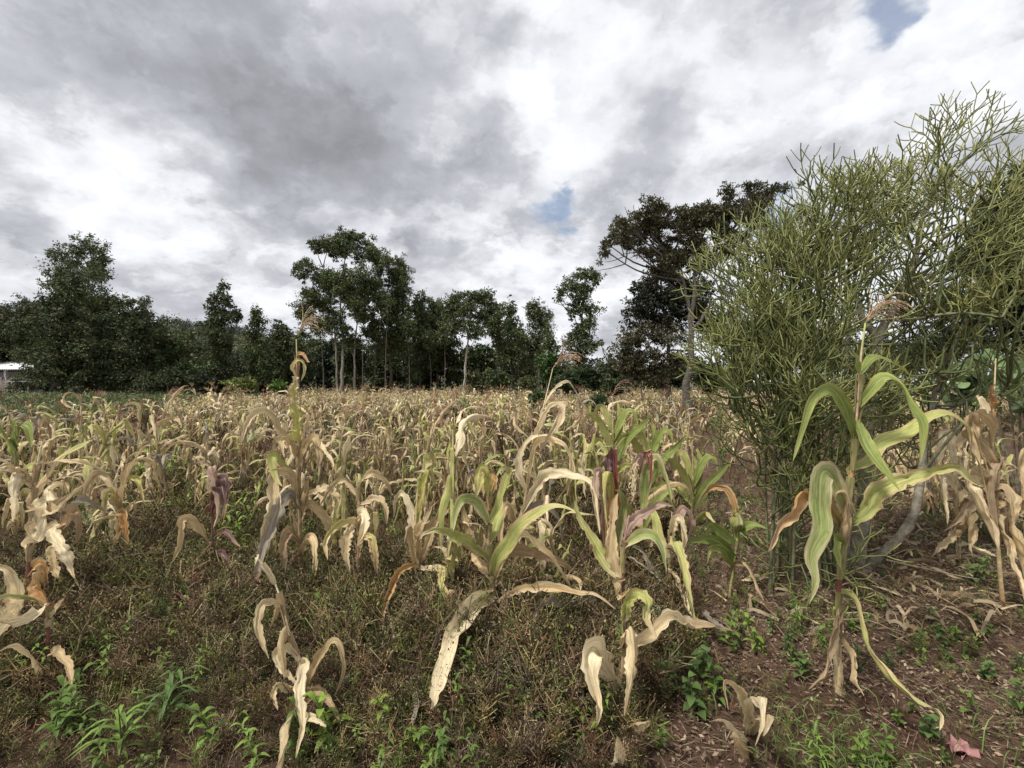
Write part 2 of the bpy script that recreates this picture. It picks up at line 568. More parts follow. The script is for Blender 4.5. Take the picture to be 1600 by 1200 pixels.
def stalk_geo(P, r0, r1, cols, nseg=26, ns=8, nodes=8):
    P = resample(P, nseg)
    t = np.linspace(0, 1, nseg)
    rad = r0 * (1 - t) + r1 * t
    rad = rad * (1 + .22 * np.exp(-((t * nodes) % 1.0 - .5) ** 2 / .01))
    K = lerp3(cols, t)
    K = K * (1 - .25 * np.exp(-((t * nodes) % 1.0 - .5) ** 2 / .006))[:, None]
    return tube(P, rad, ns, K)


def tassel_geo(base, d, size, rnd, col=(.36, .22, .15), n=12, droop=.8):
    mb = MB()
    d = nrm(d)
    base = np.asarray(base, float)
    for i in range(n):
        s0 = base + d * size * rnd.uniform(0, .45)
        az = rnd.uniform(0, 2 * pi)
        o = np.array([cos(az), sin(az), 0]) * rnd.uniform(.1, .8) + (np.array([.6, 0, 0]) if rnd.random() < .5 else 0)
        ln = size * rnd.uniform(.55, .95)
        pts = [s0]
        dd = nrm(d * 1.2 + o * .6)
        for k in range(7):
            pts.append(pts[-1] + dd * ln / 7)
            dd = nrm(dd + o * .12 + np.array([0, 0, -.16 * droop * (1 + k * .25)]))
        p = resample(pts, 11)
        cc = np.array(col) * rnd.uniform(.7, 1.4)
        mb.add(tube(p, np.linspace(.0022, .0010, 11) * size / .22, 3, cc))
        # spikelets
        m = 26
        q = resample(pts, m); tt = nrm(np.gradient(q, axis=0))
        D = nrm(tt + .7 * rdir(m, rnd)); S = nrm(np.cross(D, rdir(m, rnd)))
        mb.add(kites(q, D, S, .011 * size / .22, .0042 * size / .22, cc * rnd.uniform(.7, 1.5, (m, 1))))
    return mb.geo()


def ear_geo(base, d, ln, rad, rnd, key='straw'):
    """husk covered ear: overlapping husk leaves round a pointed body"""
    mb = MB()
    d = nrm(d); base = np.asarray(base, float)
    P = base + d * np.linspace(0, ln, 12)[:, None]
    t = np.linspace(0, 1, 12)
    mb.add(tube(P, rad * np.sqrt(np.clip(np.sin(pi * np.clip(t * .92 + .06, 0, 1)), 0.01, 1)), 10, np.array(CK[key][0]) * .85))
    A = nrm(np.cross(d, (.1, 1, .2))); B = np.cross(d, A)
    for k in range(5):
        a = k * 1.256 + rnd.uniform(-.3, .3)
        o = A * cos(a) + B * sin(a)
        pts = [base + o * rad * .5, base + d * ln * .4 + o * rad * 1.25, base + d * ln * .85 + o * rad * .7, base + d * ln * 1.15 + o * rad * rnd.uniform(.3, 1.5)]
        mb.add(leaf(pts, rad * 1.9, key, side=np.cross(d, o), fold=-.5, rip=.06, ns=10, nu=5, rnd=rnd, peak=.45, base=.6))
    # silk
    for k in range(10):
        q = base + d * ln * .98
        mb.add(tube(resample([q, q + d * .03 + rdir(1, rnd)[0] * .015, q + d * .04 + rdir(1, rnd)[0] * .03 + np.array([0, 0, -.03])], 6), .0008, 3, (.10, .05, .03)))
    return mb.geo()


def random_corn(rnd, h=.9, theme='straw', tassel=False, nleaf=10, lod=0, ear=False, lean=.1):
    """returns list of (part name, geometry, material key)"""
    parts = []
    a = rnd.uniform(0, 2 * pi); lx, ly = cos(a) * lean, sin(a) * lean
    bend = rnd.normal(0, .05, 2)
    SP = np.array([[lx * t * h + bend[0] * sin(t * 3), ly * t * h + bend[1] * sin(t * 3), t * h] for t in np.linspace(0, 1, 6)])
    SP[0, 2] = -.03
    stc = {'straw': (TAN, PNK, ST), 'green': (MAR, TAN, LGR), 'brown': (BRN, TAN, BRN), 'yellow': (PUR, TAN, YEL), 'pale': (TAN, ST, PALE)}[theme]
    r0 = rnd.uniform(.007, .011)
    snap = rnd.random() < .4 and not tassel
    if snap:                    # snapped top, hanging over
        a2 = rnd.uniform(0, 6.28); k_ = h * rnd.uniform(.12, .25)
        SP[4] = SP[3] + np.array([cos(a2) * k_, sin(a2) * k_, .02]); SP[5] = SP[3] + np.array([cos(a2) * k_ * 1.6, sin(a2) * k_ * 1.6, -k_ * .9])
    parts.append(('stalk', stalk_geo(SP, r0, r0 * .45, [tuple(np.array(c) * .85) for c in stc], nseg=(20, 8, 3)[lod], ns=(7, 5, 3)[lod]), 'stalk'))
    pal = {'straw': ['straw', 'pale', 'tan', 'straw', 'pale', 'grey', 'gs', 'py'], 'green': ['gy', 'gs', 'ge', 'green', 'straw', 'sg'],
           'brown': ['tan', 'brown', 'straw', 'grey', 'tan'], 'yellow': ['py', 'yel', 'gs', 'ge', 'pale', 'gy'], 'pale': ['pale', 'pale', 'straw', 'py', 'tan']}[theme]
    az0 = rnd.uniform(0, 2 * pi)
    Sd = resample(SP, 40)
    for i in range(nleaf):
        t = .12 + .86 * (i + rnd.uniform(-.3, .3)) / nleaf
        t = min(max(t, .08), .99)
        o = Sd[int(t * 39)]
        az = az0 + pi * i + rnd.normal(0, .55)
        ln = rnd.uniform(.24, .56) * (1 - .35 * abs(t - .5))
        key = pal[rnd.integers(len(pal))]
        if theme in ('straw', 'yellow') and t < .35: key = rnd.choice(['tan', 'brown', 'straw'])
        kind = rnd.choice(3, p=[.24, .46, .30] if theme != 'green' else [.6, .3, .1])
        n = 14
        v = np.linspace(0, 1, n)
        if kind == 0:      # arch
            th = R(rnd.uniform(55, 78)) + (R(rnd.uniform(-88, -20)) - R(65)) * v ** rnd.uniform(.7, 1.4)
        elif kind == 1:    # broken and hanging
            k = rnd.uniform(.08, .4)
            th = np.where(v < k, R(rnd.uniform(45, 80)), R(rnd.uniform(-92, -70))) + rnd.normal(0, .12, n)
        else:              # hangs from the node
            th = R(-82) + rnd.normal(0, .15, n); th[0] = R(10)
        azv = az + rnd.normal(0, .8) * v + rnd.normal(0, .45) * np.sin(v * 5)
        th = th + rnd.normal(0, .22) * np.sin(v * rnd.uniform(5, 12) + rnd.uniform(0, 6))
        dr = np.stack([np.cos(th) * np.cos(azv), np.cos(th) * np.sin(azv), np.sin(th)], 1)
        P = o + np.vstack([np.zeros(3), np.cumsum(dr, 0)[:-1] * ln / (n - 1)])
        low = P[:, 2] < .03
        P[low, 2] = .03 + .01 * rnd.random(low.sum())
        e = np.array([-sin(az), cos(az), 0])
        dry = key not in ('green', 'gy', 'ge')
        kw = dict(side=e, tw=(0, rnd.normal(0, 1.3 if dry else .5)), fold=rnd.uniform(.3, 1.1 if dry else .35), rip=.18 if dry else .06,
                  rnd=rnd, tear=.55 if dry else .05, crumple=.04 if dry else 0)
        w = rnd.uniform(.03, .062)
        if lod == 0: g = leaf(P, w, key, ns=20, nu=6, **kw)
        elif lod == 1: g = leaf(P, w, key, ns=9, nu=3, **kw)
        else: g = leaf(P, w * 1.15, key, ns=5, nu=2, **kw)
        if lod == 0:
            mb = MB().add(g)
            i0 = int(t * 39); i1 = max(i0 - 4, 0)
            if i0 - i1 > 1: mb.add(sheath(Sd[i1:i0 + 1], r0 * .9, key, rnd))
            g = mb.geo()
        parts.append(('leaf', g, 'leaf'))
    if ear and lod < 2:
        o = Sd[int(rnd.uniform(.4, .6) * 39)]
        az = rnd.uniform(0, 2 * pi)
        parts.append(('ear', ear_geo(o, (cos(az) * .6, sin(az) * .6, rnd.choice([1, -.8])), .15, .022, rnd, 'straw'), 'leaf'))
    if tassel:
        if lod < 2: parts.append(('tassel', tassel_geo(Sd[-1], Sd[-1] - Sd[-4], .2, rnd, n=10), 'tassel'))
        else:
            q = np.repeat(Sd[-1:], 8, 0); D = nrm(rdir(8, rnd) * .6 + np.array([0, 0, .8])); S = nrm(np.cross(D, rdir(8, rnd)))
            parts.append(('tassel', kites(q, D, S, .2, .02, (.36, .24, .16)), 'tassel'))
    return parts


# ---- hand placed plants in the foreground, each leaf traced as a curve in space
HN = 0


def hero(label, D, stalk, r, cols, leaves, tassel=None, ears=(), seed=0, group=None, nodes=8, lean=0.0):
    """stalk: photo points from the ground up; leaves: (points, width in photo px, colour, twist, depth swing[, opts])"""
    rnd = np.random.default_rng(1000 + seed)
    SP = np.array([PX(p[0], p[1], D + lean * i / max(len(stalk) - 1, 1)) for i, p in enumerate(stalk)])
    base = SP[0].copy()
    gz = float(ground_z(base[0], base[1]))
    if SP[0][2] > gz - .02:
        SP = np.vstack([[SP[0][0], SP[0][1], gz - .03], SP])
    base = SP[0].copy(); base[2] = gz
    o = thing('corn_plant', label, 'corn plant', base, group)
    build('stalk', stalk_geo(SP, r, r * .28, cols, nseg=40, ns=9, nodes=nodes), M['stalk'], o, None)
    def child(name, g, mat):
        V = g[0] - base
        return build(name, (V, g[1], g[2], g[3]), mat, o)
    # stalk was built in world space: shift
    st = o.children[0]
    n = len(st.data.vertices); co = np.empty(n * 3, np.float32); st.data.vertices.foreach_get('co', co)
    st.data.vertices.foreach_set('co', (co.reshape(-1, 3) - base).astype(np.float32).ravel())
    Sd = resample(SP, 60)
    for lf in leaves:
        pts, wpx, key, tw, dd = lf[:5]
        opt = dict(lf[5]) if len(lf) > 5 else {}
        m = len(pts)
        for i in range(1, m):                                  # keep every leaf above the soil
            if pts[i][1] > 640: dd = min(dd, ((CH - .17) * FPX / (pts[i][1] - 600) - D) / (i / (m - 1)))
        P = np.array([PX(p[0], p[1], D + dd * (i / (m - 1))) for i, p in enumerate(pts)])
        j = np.argmin(np.linalg.norm(Sd - P[0], axis=1) + 0)
        if np.linalg.norm(Sd[j] - P[0]) < .06: P[0] = Sd[j]
        dry = key not in ('green', 'gy', 'ge', 'dg')
        w = wpx / FPX * D * (.88 if wpx > 14 else 1)
        kw = dict(tw=tw if isinstance(tw, tuple) else (0, tw), fold=rnd.uniform(.3, .8) if dry else rnd.uniform(.15, .35), rip=.14 if dry else .07, rnd=rnd,
                  tear=.45 if dry else .06, crumple=.025 if dry else 0.004, ns=34, nu=9)
        kw.update(opt)
        mb = MB().add(leaf(P, w, key, **kw))
        if np.linalg.norm(Sd[j] - P[0]) < .01 and j > 6:
            mb.add(sheath(Sd[j - 5:j + 1], r * .85, key, rnd))
        child('leaf', mb.geo(), M['leaf'])
    for (pt, dv, ln, rad, key) in ears:
        child('ear', ear_geo(PX(pt[0], pt[1], D - .02), dv, ln, rad, rnd, key), M['leaf'])
    if tassel:
        sz, col, n, dr = tassel
        child('tassel', tassel_geo(Sd[-1], Sd[-1] - Sd[-5] + np.array([.05, 0, 0]) * dr, sz, rnd, col, n, dr), M['tassel'])
    return o


TS = (.40, .31, .20)
exec_heroes = []


def heroes():
    # tall green and straw plant before the pencil tree
    hero('tall green-leaved corn plant with maroon lower stalk in front of the pencil tree trunk', 2.12,
         [(1312, 1085), (1310, 1000), (1312, 900), (1322, 820), (1333, 720), (1341, 620), (1345, 560), (1352, 505)], .0125,
         [ST, ST, MAR, MAR, ORG, PNK, PNK, LGR],
         [([(1341, 690), (1319, 634), (1296, 607), (1268, 625), (1253, 673), (1239, 720)], 21, 'green', (.3, .3), -.25),
          ([(1339, 655), (1352, 695), (1375, 727), (1406, 767)], 22, 'green', (0, .2), -.2),
          ([(1338, 636), (1358, 614), (1381, 590), (1404, 600), (1423, 634), (1442, 665), (1438, 724)], 24, 'green', (.5, .1), -.12),
          ([(1333, 745), (1327, 733), (1358, 719), (1375, 693), (1415, 679), (1452, 653), (1480, 648), (1508, 665), (1517, 687), (1511, 741)], 26, 'gy', (.2, .8), .15),
          ([(1330, 830), (1353, 801), (1375, 767), (1415, 750), (1457, 737), (1491, 730), (1511, 747), (1537, 761)], 30, 'gs', (.3, -.2), -.1),
          ([(1312, 800), (1300, 745), (1284, 741), (1281, 789), (1283, 827), (1267, 869), (1273, 906), (1264, 944)], 37, 'ge', (0, .3), -.3, dict(peak=.45, base=.7)),
          ([(1312, 835), (1290, 790), (1268, 775), (1248, 772), (1238, 800), (1217, 820), (1200, 862)], 27, 'go', (.2, .5), -.2, dict(peak=.6)),
          ([(1318, 830), (1300, 780), (1320, 772), (1325, 826)], 16, 'tan', (.6, 1), -.06),
          ([(1318, 850), (1304, 840), (1308, 872), (1320, 905)], 20, 'green', (.2, .9), -.12),
          ([(1313, 928), (1333, 936), (1345, 976), (1356, 1013), (1383, 1056), (1430, 1093), (1468, 1115), (1468, 1141)], 22, 'gs', (.3, 1.6), -.12, dict(peak=.5)),
          ([(1308, 955), (1297, 1000), (1289, 1045), (1263, 1077)], 16, 'brown', (.3, 1.3), -.1),
          ([(1314, 1000), (1329, 1030), (1332, 1060), (1350, 1088)], 17, 'tan', (.5, 1.4), -.1),
          ([(1344, 582), (1367, 558), (1401, 571), (1423, 587)], 18, 'green', (.8, .8), .3),
          ([(1345, 585), (1338, 560), (1331, 548)], 9, 'green', (.2, .2), -.1),
          ([(1312, 1083), (1304, 1010), (1310, 950)], 18, 'pale', (.1, .3), -.02, dict(base=.9))],
         tassel=(.2, (.46, .34, .22), 22, 1.3), ears=[((1318, 845), (.05, -.1, 1), .15, .018, 'tan')], seed=1)
    # pale thin plant bottom left of centre
    hero('thin leaning bleached corn plant at the bottom edge, left of centre, all pale straw', 1.95,
         [(442, 1290), (448, 1190), (466, 1110), (470, 1040), (452, 990), (440, 940), (424, 900), (405, 876)], .0095,
         [PALE, PALE, YEL, PALE, PALE, PALE, PALE, PALE],
         [([(440, 950), (425, 940), (408, 948), (403, 985), (420, 1030)], 15, 'straw', (.2, .6), -.2),
          ([(436, 925), (432, 950), (425, 975)], 10, 'tan', (.5, .9), .1),
          ([(455, 990), (446, 978), (440, 1000), (444, 1060)], 17, 'tan', (.1, .3), -.1, dict(base=.8)),
          ([(462, 1030), (448, 1010), (430, 1020), (440, 1045), (470, 1075)], 14, 'pale', (.2, .9), -.1),
          ([(462, 1100), (485, 1060), (505, 1020), (525, 1002), (537, 1040), (524, 1085)], 17, 'tan', (.4, .7), .2),
          ([(462, 1080), (440, 1068), (426, 1085), (434, 1110)], 14, 'straw', (.2, 1), -.1),
          ([(464, 1110), (495, 1078), (518, 1100), (530, 1125)], 22, 'brown', (.5, .3), .25),
          ([(462, 1130), (480, 1120), (502, 1128), (510, 1135)], 9, 'pale', (.5, 1), -.1),
          ([(466, 1060), (478, 1035), (468, 1075), (472, 1130), (462, 1185)], 20, 'pale', (.2, .7), -.05, dict(base=.8)),
          ([(463, 1095), (450, 1140), (440, 1210), (436, 1260)], 19, 'straw', (.5, .2), -.12, dict(base=.8)),
          ([(410, 880), (402, 870), (398, 884)], 7, 'pale', (.5, 1), -.1)], seed=2)
    # front centre-right plant with big folded leaf
    hero('maroon-stalked corn plant at bottom centre with a wide folded pale leaf', 1.95,
         [(966, 1290), (965, 1160), (966, 1100), (973, 1043), (976, 974), (974, 905), (974, 860), (983, 805)], .0095,
         [PALE, ST, MAR, PUR, PUR, PUR, MAR, PNK],
         [([(982, 845), (985, 820), (1005, 803), (1030, 790), (1052, 791)], 22, 'mp', (.2, .4), .15),
          ([(976, 856), (1000, 836), (1022, 838), (1034, 860), (1041, 895)], 19, 'ge', (.4, .6), -.1),
          ([(967, 912), (948, 880), (928, 845), (907, 812), (898, 782)], 22, 'sg', (.2, .3), .25),
          ([(974, 966), (983, 940), (997, 928), (1011, 940), (1009, 966), (1027, 1000)], 24, 'gs', (.3, .6), -.15),
          ([(976, 1050), (989, 1008), (1015, 992), (1046, 964), (1076, 978), (1122, 978)], 31, 'straw', (.3, .8), .2, dict(peak=.6)),
          ([(968, 1072), (940, 1030), (928, 1012), (918, 1030), (932, 1095), (932, 1135)], 44, 'pale', (.15, .6), -.22, dict(peak=.4, base=.7)),
          ([(976, 1010), (984, 978), (990, 1010), (988, 1060), (976, 1120)], 27, 'straw', (0, .4), .08, dict(base=.8)),
          ([(968, 1160), (990, 1134), (1004, 1128), (1017, 1126)], 15, 'straw', (.4, 1), -.1),
          ([(966, 1230), (962, 1180), (964, 1150)], 26, 'pale', (0, .2), -.03, dict(base=.95)),
          ([(975, 920), (966, 900), (955, 850), (960, 790), (966, 770)], 24, 'tan', (.2, .5), .1),
          ([(972, 900), (960, 910), (968, 935), (985, 920)], 14, 'tan', (.2, 1.2), -.1)], seed=3)
    # centre plant with green arms
    hero('centre corn plant, bright green leaf reaching right, long pale leaf hanging left', 2.6,
         [(770, 960), (768, 900), (764, 850), (765, 790), (766, 740)], .013,
         [MAR, PUR, TAN, MAR, GRN],
         [([(760, 878), (740, 850), (718, 838), (690, 828), (665, 832), (655, 843)], 24, 'gs', (.1, .4), -.2),
          ([(770, 900), (777, 872), (796, 848), (812, 822), (842, 800), (872, 791), (905, 802)], 25, 'gy', (.2, .6), -.35),
          ([(767, 818), (755, 800), (742, 782), (722, 780), (712, 800), (708, 830)], 20, 'ge', (.4, 0), -.2),
          ([(768, 818), (780, 790), (790, 750), (796, 735), (784, 732), (775, 745)], 18, 'gy', (.7, .3), -.1),
          ([(767, 850), (778, 815), (782, 780), (785, 758)], 21, 'gy', (.3, .3), .2),
          ([(764, 775), (758, 745), (752, 735), (745, 770), (742, 778)], 22, 'yel', (.1, .3), -.1),
          ([(766, 775), (772, 750), (765, 738), (755, 744)], 18, 'org', (.3, .3), .1),
          ([(766, 925), (740, 942), (715, 985), (700, 1025), (684, 1080), (672, 1108)], 31, 'lp', (.1, -.2), -.55, dict(peak=.35, base=.6, tear=.15)),
          ([(764, 905), (755, 880), (738, 862), (733, 866)], 22, 'tan', (.3, .5), .1),
          ([(768, 915), (792, 870), (815, 838), (850, 860), (875, 890), (893, 920)], 22, 'tan', (.4, .9), .1),
          ([(768, 880), (805, 862), (842, 870), (880, 884), (905, 905)], 22, 'brown', (.5, .2), .25),
          ([(770, 945), (810, 925), (850, 920), (900, 928), (930, 930), (962, 952)], 17, 'straw', (.8, .3), -.3),
          ([(930, 932), (890, 940), (855, 940), (835, 960), (828, 1000)], 13, 'grey', (.4, .8), -.1),
          ([(766, 935), (735, 950), (700, 970), (680, 1000), (665, 1040)], 15, 'grey', (.5, 1.2), -.25)], seed=4)
    # tall tasselled plant left of centre
    hero('tall tasselled corn plant left of centre with curled leaf stubs up its bare top', 3.2,
         [(470, 905), (468, 800), (466, 720), (470, 660), (462, 620), (464, 575), (463, 530)], .012,
         [TAN, BRN, TAN, ORG, LGR, ST, ST],
         [([(464, 592), (459, 574), (464, 563), (473, 566), (476, 580), (470, 596)], 7, 'py', (.3, .5), -.06),
          ([(464, 634), (461, 612), (463, 588)], 17, 'py', (.1, .1), -.05, dict(base=.6, blunt=.85, peak=.6)),
          ([(474, 688), (466, 655), (461, 626)], 20, 'yel', (.1, .2), -.06, dict(base=.5, blunt=.9, peak=.6)),
          ([(463, 556), (470, 553), (482, 566)], 8, 'org', (.3, .6), -.1, dict(blunt=.6)),
          ([(468, 700), (446, 680), (424, 645), (400, 643), (386, 662), (377, 695)], 13, 'straw', (.4, .3), -.3),
          ([(468, 712), (490, 690), (498, 700), (515, 715), (522, 730)], 12, 'pale', (.3, .8), -.2),
          ([(470, 735), (480, 700), (492, 685), (500, 712), (492, 740)], 14, 'tan', (.2, .7), -.15),
          ([(466, 760), (440, 720), (425, 712), (430, 745), (441, 760)], 18, 'gy', (.3, .5), -.2),
          ([(466, 720), (455, 690), (440, 688), (444, 715)], 14, 'tan', (.2, .7), -.2),
          ([(470, 770), (458, 740), (430, 742), (428, 790), (415, 830), (408, 880)], 25, 'straw', (.2, .9), -.3, dict(peak=.5)),
          ([(470, 800), (455, 770), (436, 790), (420, 830), (404, 880), (398, 930)], 22, 'grey', (.3, .9), -.3),
          ([(470, 780), (490, 770), (510, 765), (530, 780), (524, 800)], 15, 'straw', (.5, .5), -.15),
          ([(469, 820), (480, 790), (500, 800), (515, 830), (505, 870)], 18, 'tan', (.4, .8), .1),
          ([(469, 850), (450, 830), (440, 860), (445, 905)], 20, 'brown', (.2, .8), -.1),
          ([(468, 870), (485, 840), (492, 870), (488, 915)], 17, 'tan', (.2, .8), .05)],
         tassel=(.24, TS, 20, 1.0), ears=[((474, 790), (.15, -.1, 1), .17, .022, 'tan')], seed=5)
    # tall reed-thin tasselled plant centre right
    hero('slender pale corn plant with pink-brown tassel rising above the field, right of centre', 3.3,
         [(805, 905), (818, 800), (832, 720), (845, 655), (858, 600), (864, 575)], .010,
         [TAN, TAN, ST, PALE, PALE, ST],
         [([(848, 640), (862, 615), (884, 596), (898, 610), (912, 640)], 6, 'pale', (.5, .8), .1),
          ([(836, 700), (846, 660), (862, 634), (878, 636), (872, 660), (852, 690), (838, 712)], 16, 'straw', (.5, .4), -.25),
          ([(826, 760), (838, 700), (858, 690), (885, 700), (893, 740), (866, 790)], 13, 'straw', (.4, 1), -.2),
          ([(824, 770), (812, 730), (826, 690), (850, 680), (866, 690), (880, 720)], 16, 'pale', (.4, .8), -.1),
          ([(815, 800), (840, 760), (862, 742), (895, 744), (920, 757), (930, 800), (937, 835)], 22, 'pale', (.5, .3), -.5),
          ([(812, 840), (800, 800), (790, 790), (780, 830), (786, 880)], 18, 'tan', (.2, .6), -.2),
          ([(812, 850), (830, 800), (850, 790), (872, 815), (880, 860)], 18, 'grey', (.3, .8), .1)],
         tassel=(.24, (.40, .28, .18), 18, 1.0), seed=6)
    # left edge plant
    hero('purple-stalked corn plant near the left edge with long leaves sweeping up to the right', 2.75,
         [(38, 985), (44, 890), (50, 800), (58, 730), (66, 690)], .013,
         [PUR, MAR, PUR, PNK, PALE],
         [([(48, 815), (58, 780), (80, 740), (98, 715), (112, 696)], 26, 'tan', (.2, .5), .2),
          ([(46, 850), (62, 810), (95, 790), (118, 770), (134, 758)], 24, 'straw', (.1, .6), -.2),
          ([(60, 765), (44, 738), (22, 730), (5, 728), (-20, 740)], 18, 'straw', (.4, .2), -.2),
          ([(60, 765), (35, 735), (22, 750), (22, 790), (20, 815)], 18, 'pale', (.3, .5), -.25),
          ([(52, 800), (70, 790), (60, 840), (42, 850), (40, 858)], 26, 'pale', (.2, .6), -.25),
          ([(64, 725), (90, 722), (120, 722), (148, 730), (166, 738)], 11, 'straw', (1.1, .8), .2),
          ([(62, 726), (85, 722), (110, 706), (140, 690), (158, 682)], 13, 'gy', (.6, .3), .3),
          ([(46, 905), (60, 880), (72, 890), (74, 925)], 17, 'org', (.2, .4), .1)],
         tassel=None, seed=7)
    hero('corn plant cut by the left edge, wide bleached leaf folded over its maroon stalk', 2.2,
         [(72, 1080), (74, 1010), (77, 950), (73, 935)], .012, [MAR, MAR, MAR, PUR],
         [([(76, 950), (50, 935), (15, 930), (-15, 940)], 16, 'ge', (.6, .8), -.2),
          ([(-10, 1000), (25, 965), (38, 930), (20, 890), (-15, 882)], 40, 'pale', (.1, .4), -.1),
          ([(76, 945), (60, 955), (20, 972), (-20, 970)], 22, 'pale', (.7, .8), -.3),
          ([(74, 945), (62, 915), (66, 888), (58, 895)], 22, 'org', (.2, .3), .1),
          ([(78, 965), (92, 948), (100, 935)], 9, 'pale', (.2, .3), -.1),
          ([(72, 1080), (60, 1040), (30, 1010), (-5, 1020)], 17, 'straw', (.6, .8), -.1),
          ([(60, 1035), (85, 1018), (108, 1045), (112, 1080)], 17, 'tan', (.5, .9), -.2)], seed=8)
    # maroon folded plant on left
    hero('short corn plant with folded dark purple leaves standing in the brown weeds, left', 3.2,
         [(330, 925), (331, 860), (333, 800), (336, 735)], .011, [PUR, PUR, MAR, BRN],
         [([(333, 790), (335, 745), (328, 728), (336, 760), (340, 800), (333, 825)], 20, 'mp', (.1, .3), -.1, dict(base=.9)),
          ([(334, 800), (344, 755), (352, 750), (352, 790), (349, 815)], 20, 'pur', (.1, .2), -.1, dict(base=.9)),
          ([(333, 790), (345, 760), (349, 775), (346, 812)], 14, 'mar', (.2, .4), -.2, dict(base=.9)),
          ([(331, 860), (318, 830), (300, 812), (285, 812), (280, 850), (268, 880)], 17, 'tan', (.3, .6), -.2),
          ([(332, 842), (350, 830), (365, 845), (376, 855)], 9, 'pur', (.4, .6), -.2),
          ([(336, 735), (325, 725), (310, 722), (300, 728)], 5, 'brown', (.4, .6), .1),
          ([(331, 880), (345, 865), (370, 900), (380, 918)], 9, 'mar', (.4, .6), -.3)], seed=9)
    # red leaf plant
    hero('corn plant with upright crimson red folded leaves right of the centre', 3.1,
         [(948, 950), (950, 880), (952, 820), (955, 740)], .012, [TAN, PNK, MAR, RED],
         [([(951, 860), (957, 790), (959, 745), (958, 702)], 21, 'red', (.1, .15), -.05, dict(base=.6, blunt=.85, peak=.5, fold=.15)),
          ([(958, 702), (951, 712), (949, 735), (950, 760)], 15, 'mar', (.2, .3), -.1, dict(base=.9)),
          ([(952, 860), (944, 790), (938, 742), (931, 738), (932, 780), (937, 825)], 18, 'mp', (.1, .2), -.2, dict(base=.8)),
          ([(952, 840), (955, 780), (950, 735), (945, 770), (950, 830)], 12, 'yel', (.3, .3), -.25),
          ([(952, 870), (966, 800), (962, 780), (950, 800), (948, 850), (955, 900)], 24, 'org', (.2, .4), -.15, dict(base=.8)),
          ([(955, 900), (965, 840), (975, 790), (970, 770), (960, 765)], 18, 'ge', (.3, .6), -.2),
          ([(950, 900), (938, 860), (925, 850), (918, 880)], 16, 'tan', (.3, .6), .1)], seed=10)
    hero('corn plant with drooping red leaf and bushy beige tassel, beside the crimson leaved one', 3.3,
         [(1000, 930), (1003, 850), (1005, 780), (1003, 730)], .012, [PUR, TAN, LGR, ST],
         [([(1006, 725), (1011, 709), (1016, 722), (1017, 745), (1013, 762)], 9, 'red', (.2, .2), -.1, dict(base=.8)),
          ([(1004, 745), (1000, 712), (990, 722), (985, 735)], 13, 'mp', (.2, .2), -.15),
          ([(1005, 800), (1010, 740), (1024, 715), (1040, 750), (1050, 785)], 20, 'ge', (.5, .3), -.1),
          ([(1003, 830), (1020, 790), (1050, 765), (1060, 770)], 15, 'green', (.5, .5), -.1),
          ([(1002, 860), (1010, 800), (1040, 780), (1060, 810)], 20, 'gy', (.4, .6), .1),
          ([(1003, 850), (985, 800), (975, 790), (970, 820)], 20, 'gs', (.4, .6), -.2),
          ([(1003, 880), (1020, 840), (1035, 860), (1040, 900)], 18, 'straw', (.4, .6), .2)],
         tassel=(.2, (.46, .32, .2), 14, 1.3), seed=11)
    # two-tone hanging pair right of centre
    hero('straw corn plant, two long leaves hanging to the ground beside its purple stalk', 2.9,
         [(1046, 960), (1047, 900), (1046, 850), (1050, 800)], .012, [PUR, MAR, MAR, PNK],
         [([(1047, 858), (1052, 845), (1066, 880), (1074, 930), (1088, 985)], 19, 'sg', (.2, .5), -.3, dict(base=.7)),
          ([(1044, 888), (1058, 910), (1072, 950), (1090, 975)], 17, 'straw', (.2, .5), -.3),
          ([(1046, 850), (1052, 818), (1062, 812), (1066, 850), (1064, 870)], 16, 'pale', (.2, .5), -.1),
          ([(1050, 830), (1068, 795), (1078, 820), (1072, 850)], 18, 'mp', (.2, .5), .1),
          ([(1044, 915), (1020, 888), (1005, 860), (985, 850)], 12, 'grey', (.2, .9), .1),
          ([(1044, 930), (1020, 912), (1000, 898), (980, 896)], 11, 'tan', (.2, .9), -.1),
          ([(1088, 945), (1100, 960), (1120, 975), (1146, 985)], 9, 'grey', (.2, .9), -.1),
          ([(1048, 870), (1030, 840), (1020, 800), (1000, 800)], 18, 'gy', (.2, .5), .2)], seed=12)
    # green plant near the stump side
    hero('low green corn plant with a pale knotted ear beside the open soil, right of centre', 3.1,
         [(1140, 930), (1148, 870), (1152, 840), (1153, 800)], .010, [TAN, LGR, LGR, GRN],
         [([(1152, 830), (1175, 820), (1198, 826)], 15, 'dg', (.5, .5), -.1),
          ([(1150, 850), (1125, 830), (1108, 820), (1100, 850)], 17, 'dg', (.3, .6), -.1),
          ([(1148, 870), (1120, 845), (1095, 842), (1072, 848)], 20, 'dg', (.5, .4), -.2),
          ([(1145, 885), (1130, 860), (1110, 858), (1105, 880)], 14, 'green', (.5, .6), -.2),
          ([(1146, 880), (1165, 880), (1180, 905), (1195, 940)], 12, 'brown', (.5, .6), -.1),
          ([(1150, 845), (1150, 800), (1140, 770), (1120, 760), (1100, 770), (1085, 800)], 14, 'go', (.5, .6), .1)],
         ears=[((1150, 828), (.05, -.1, 1), .11, .035, 'ge')], seed=13)
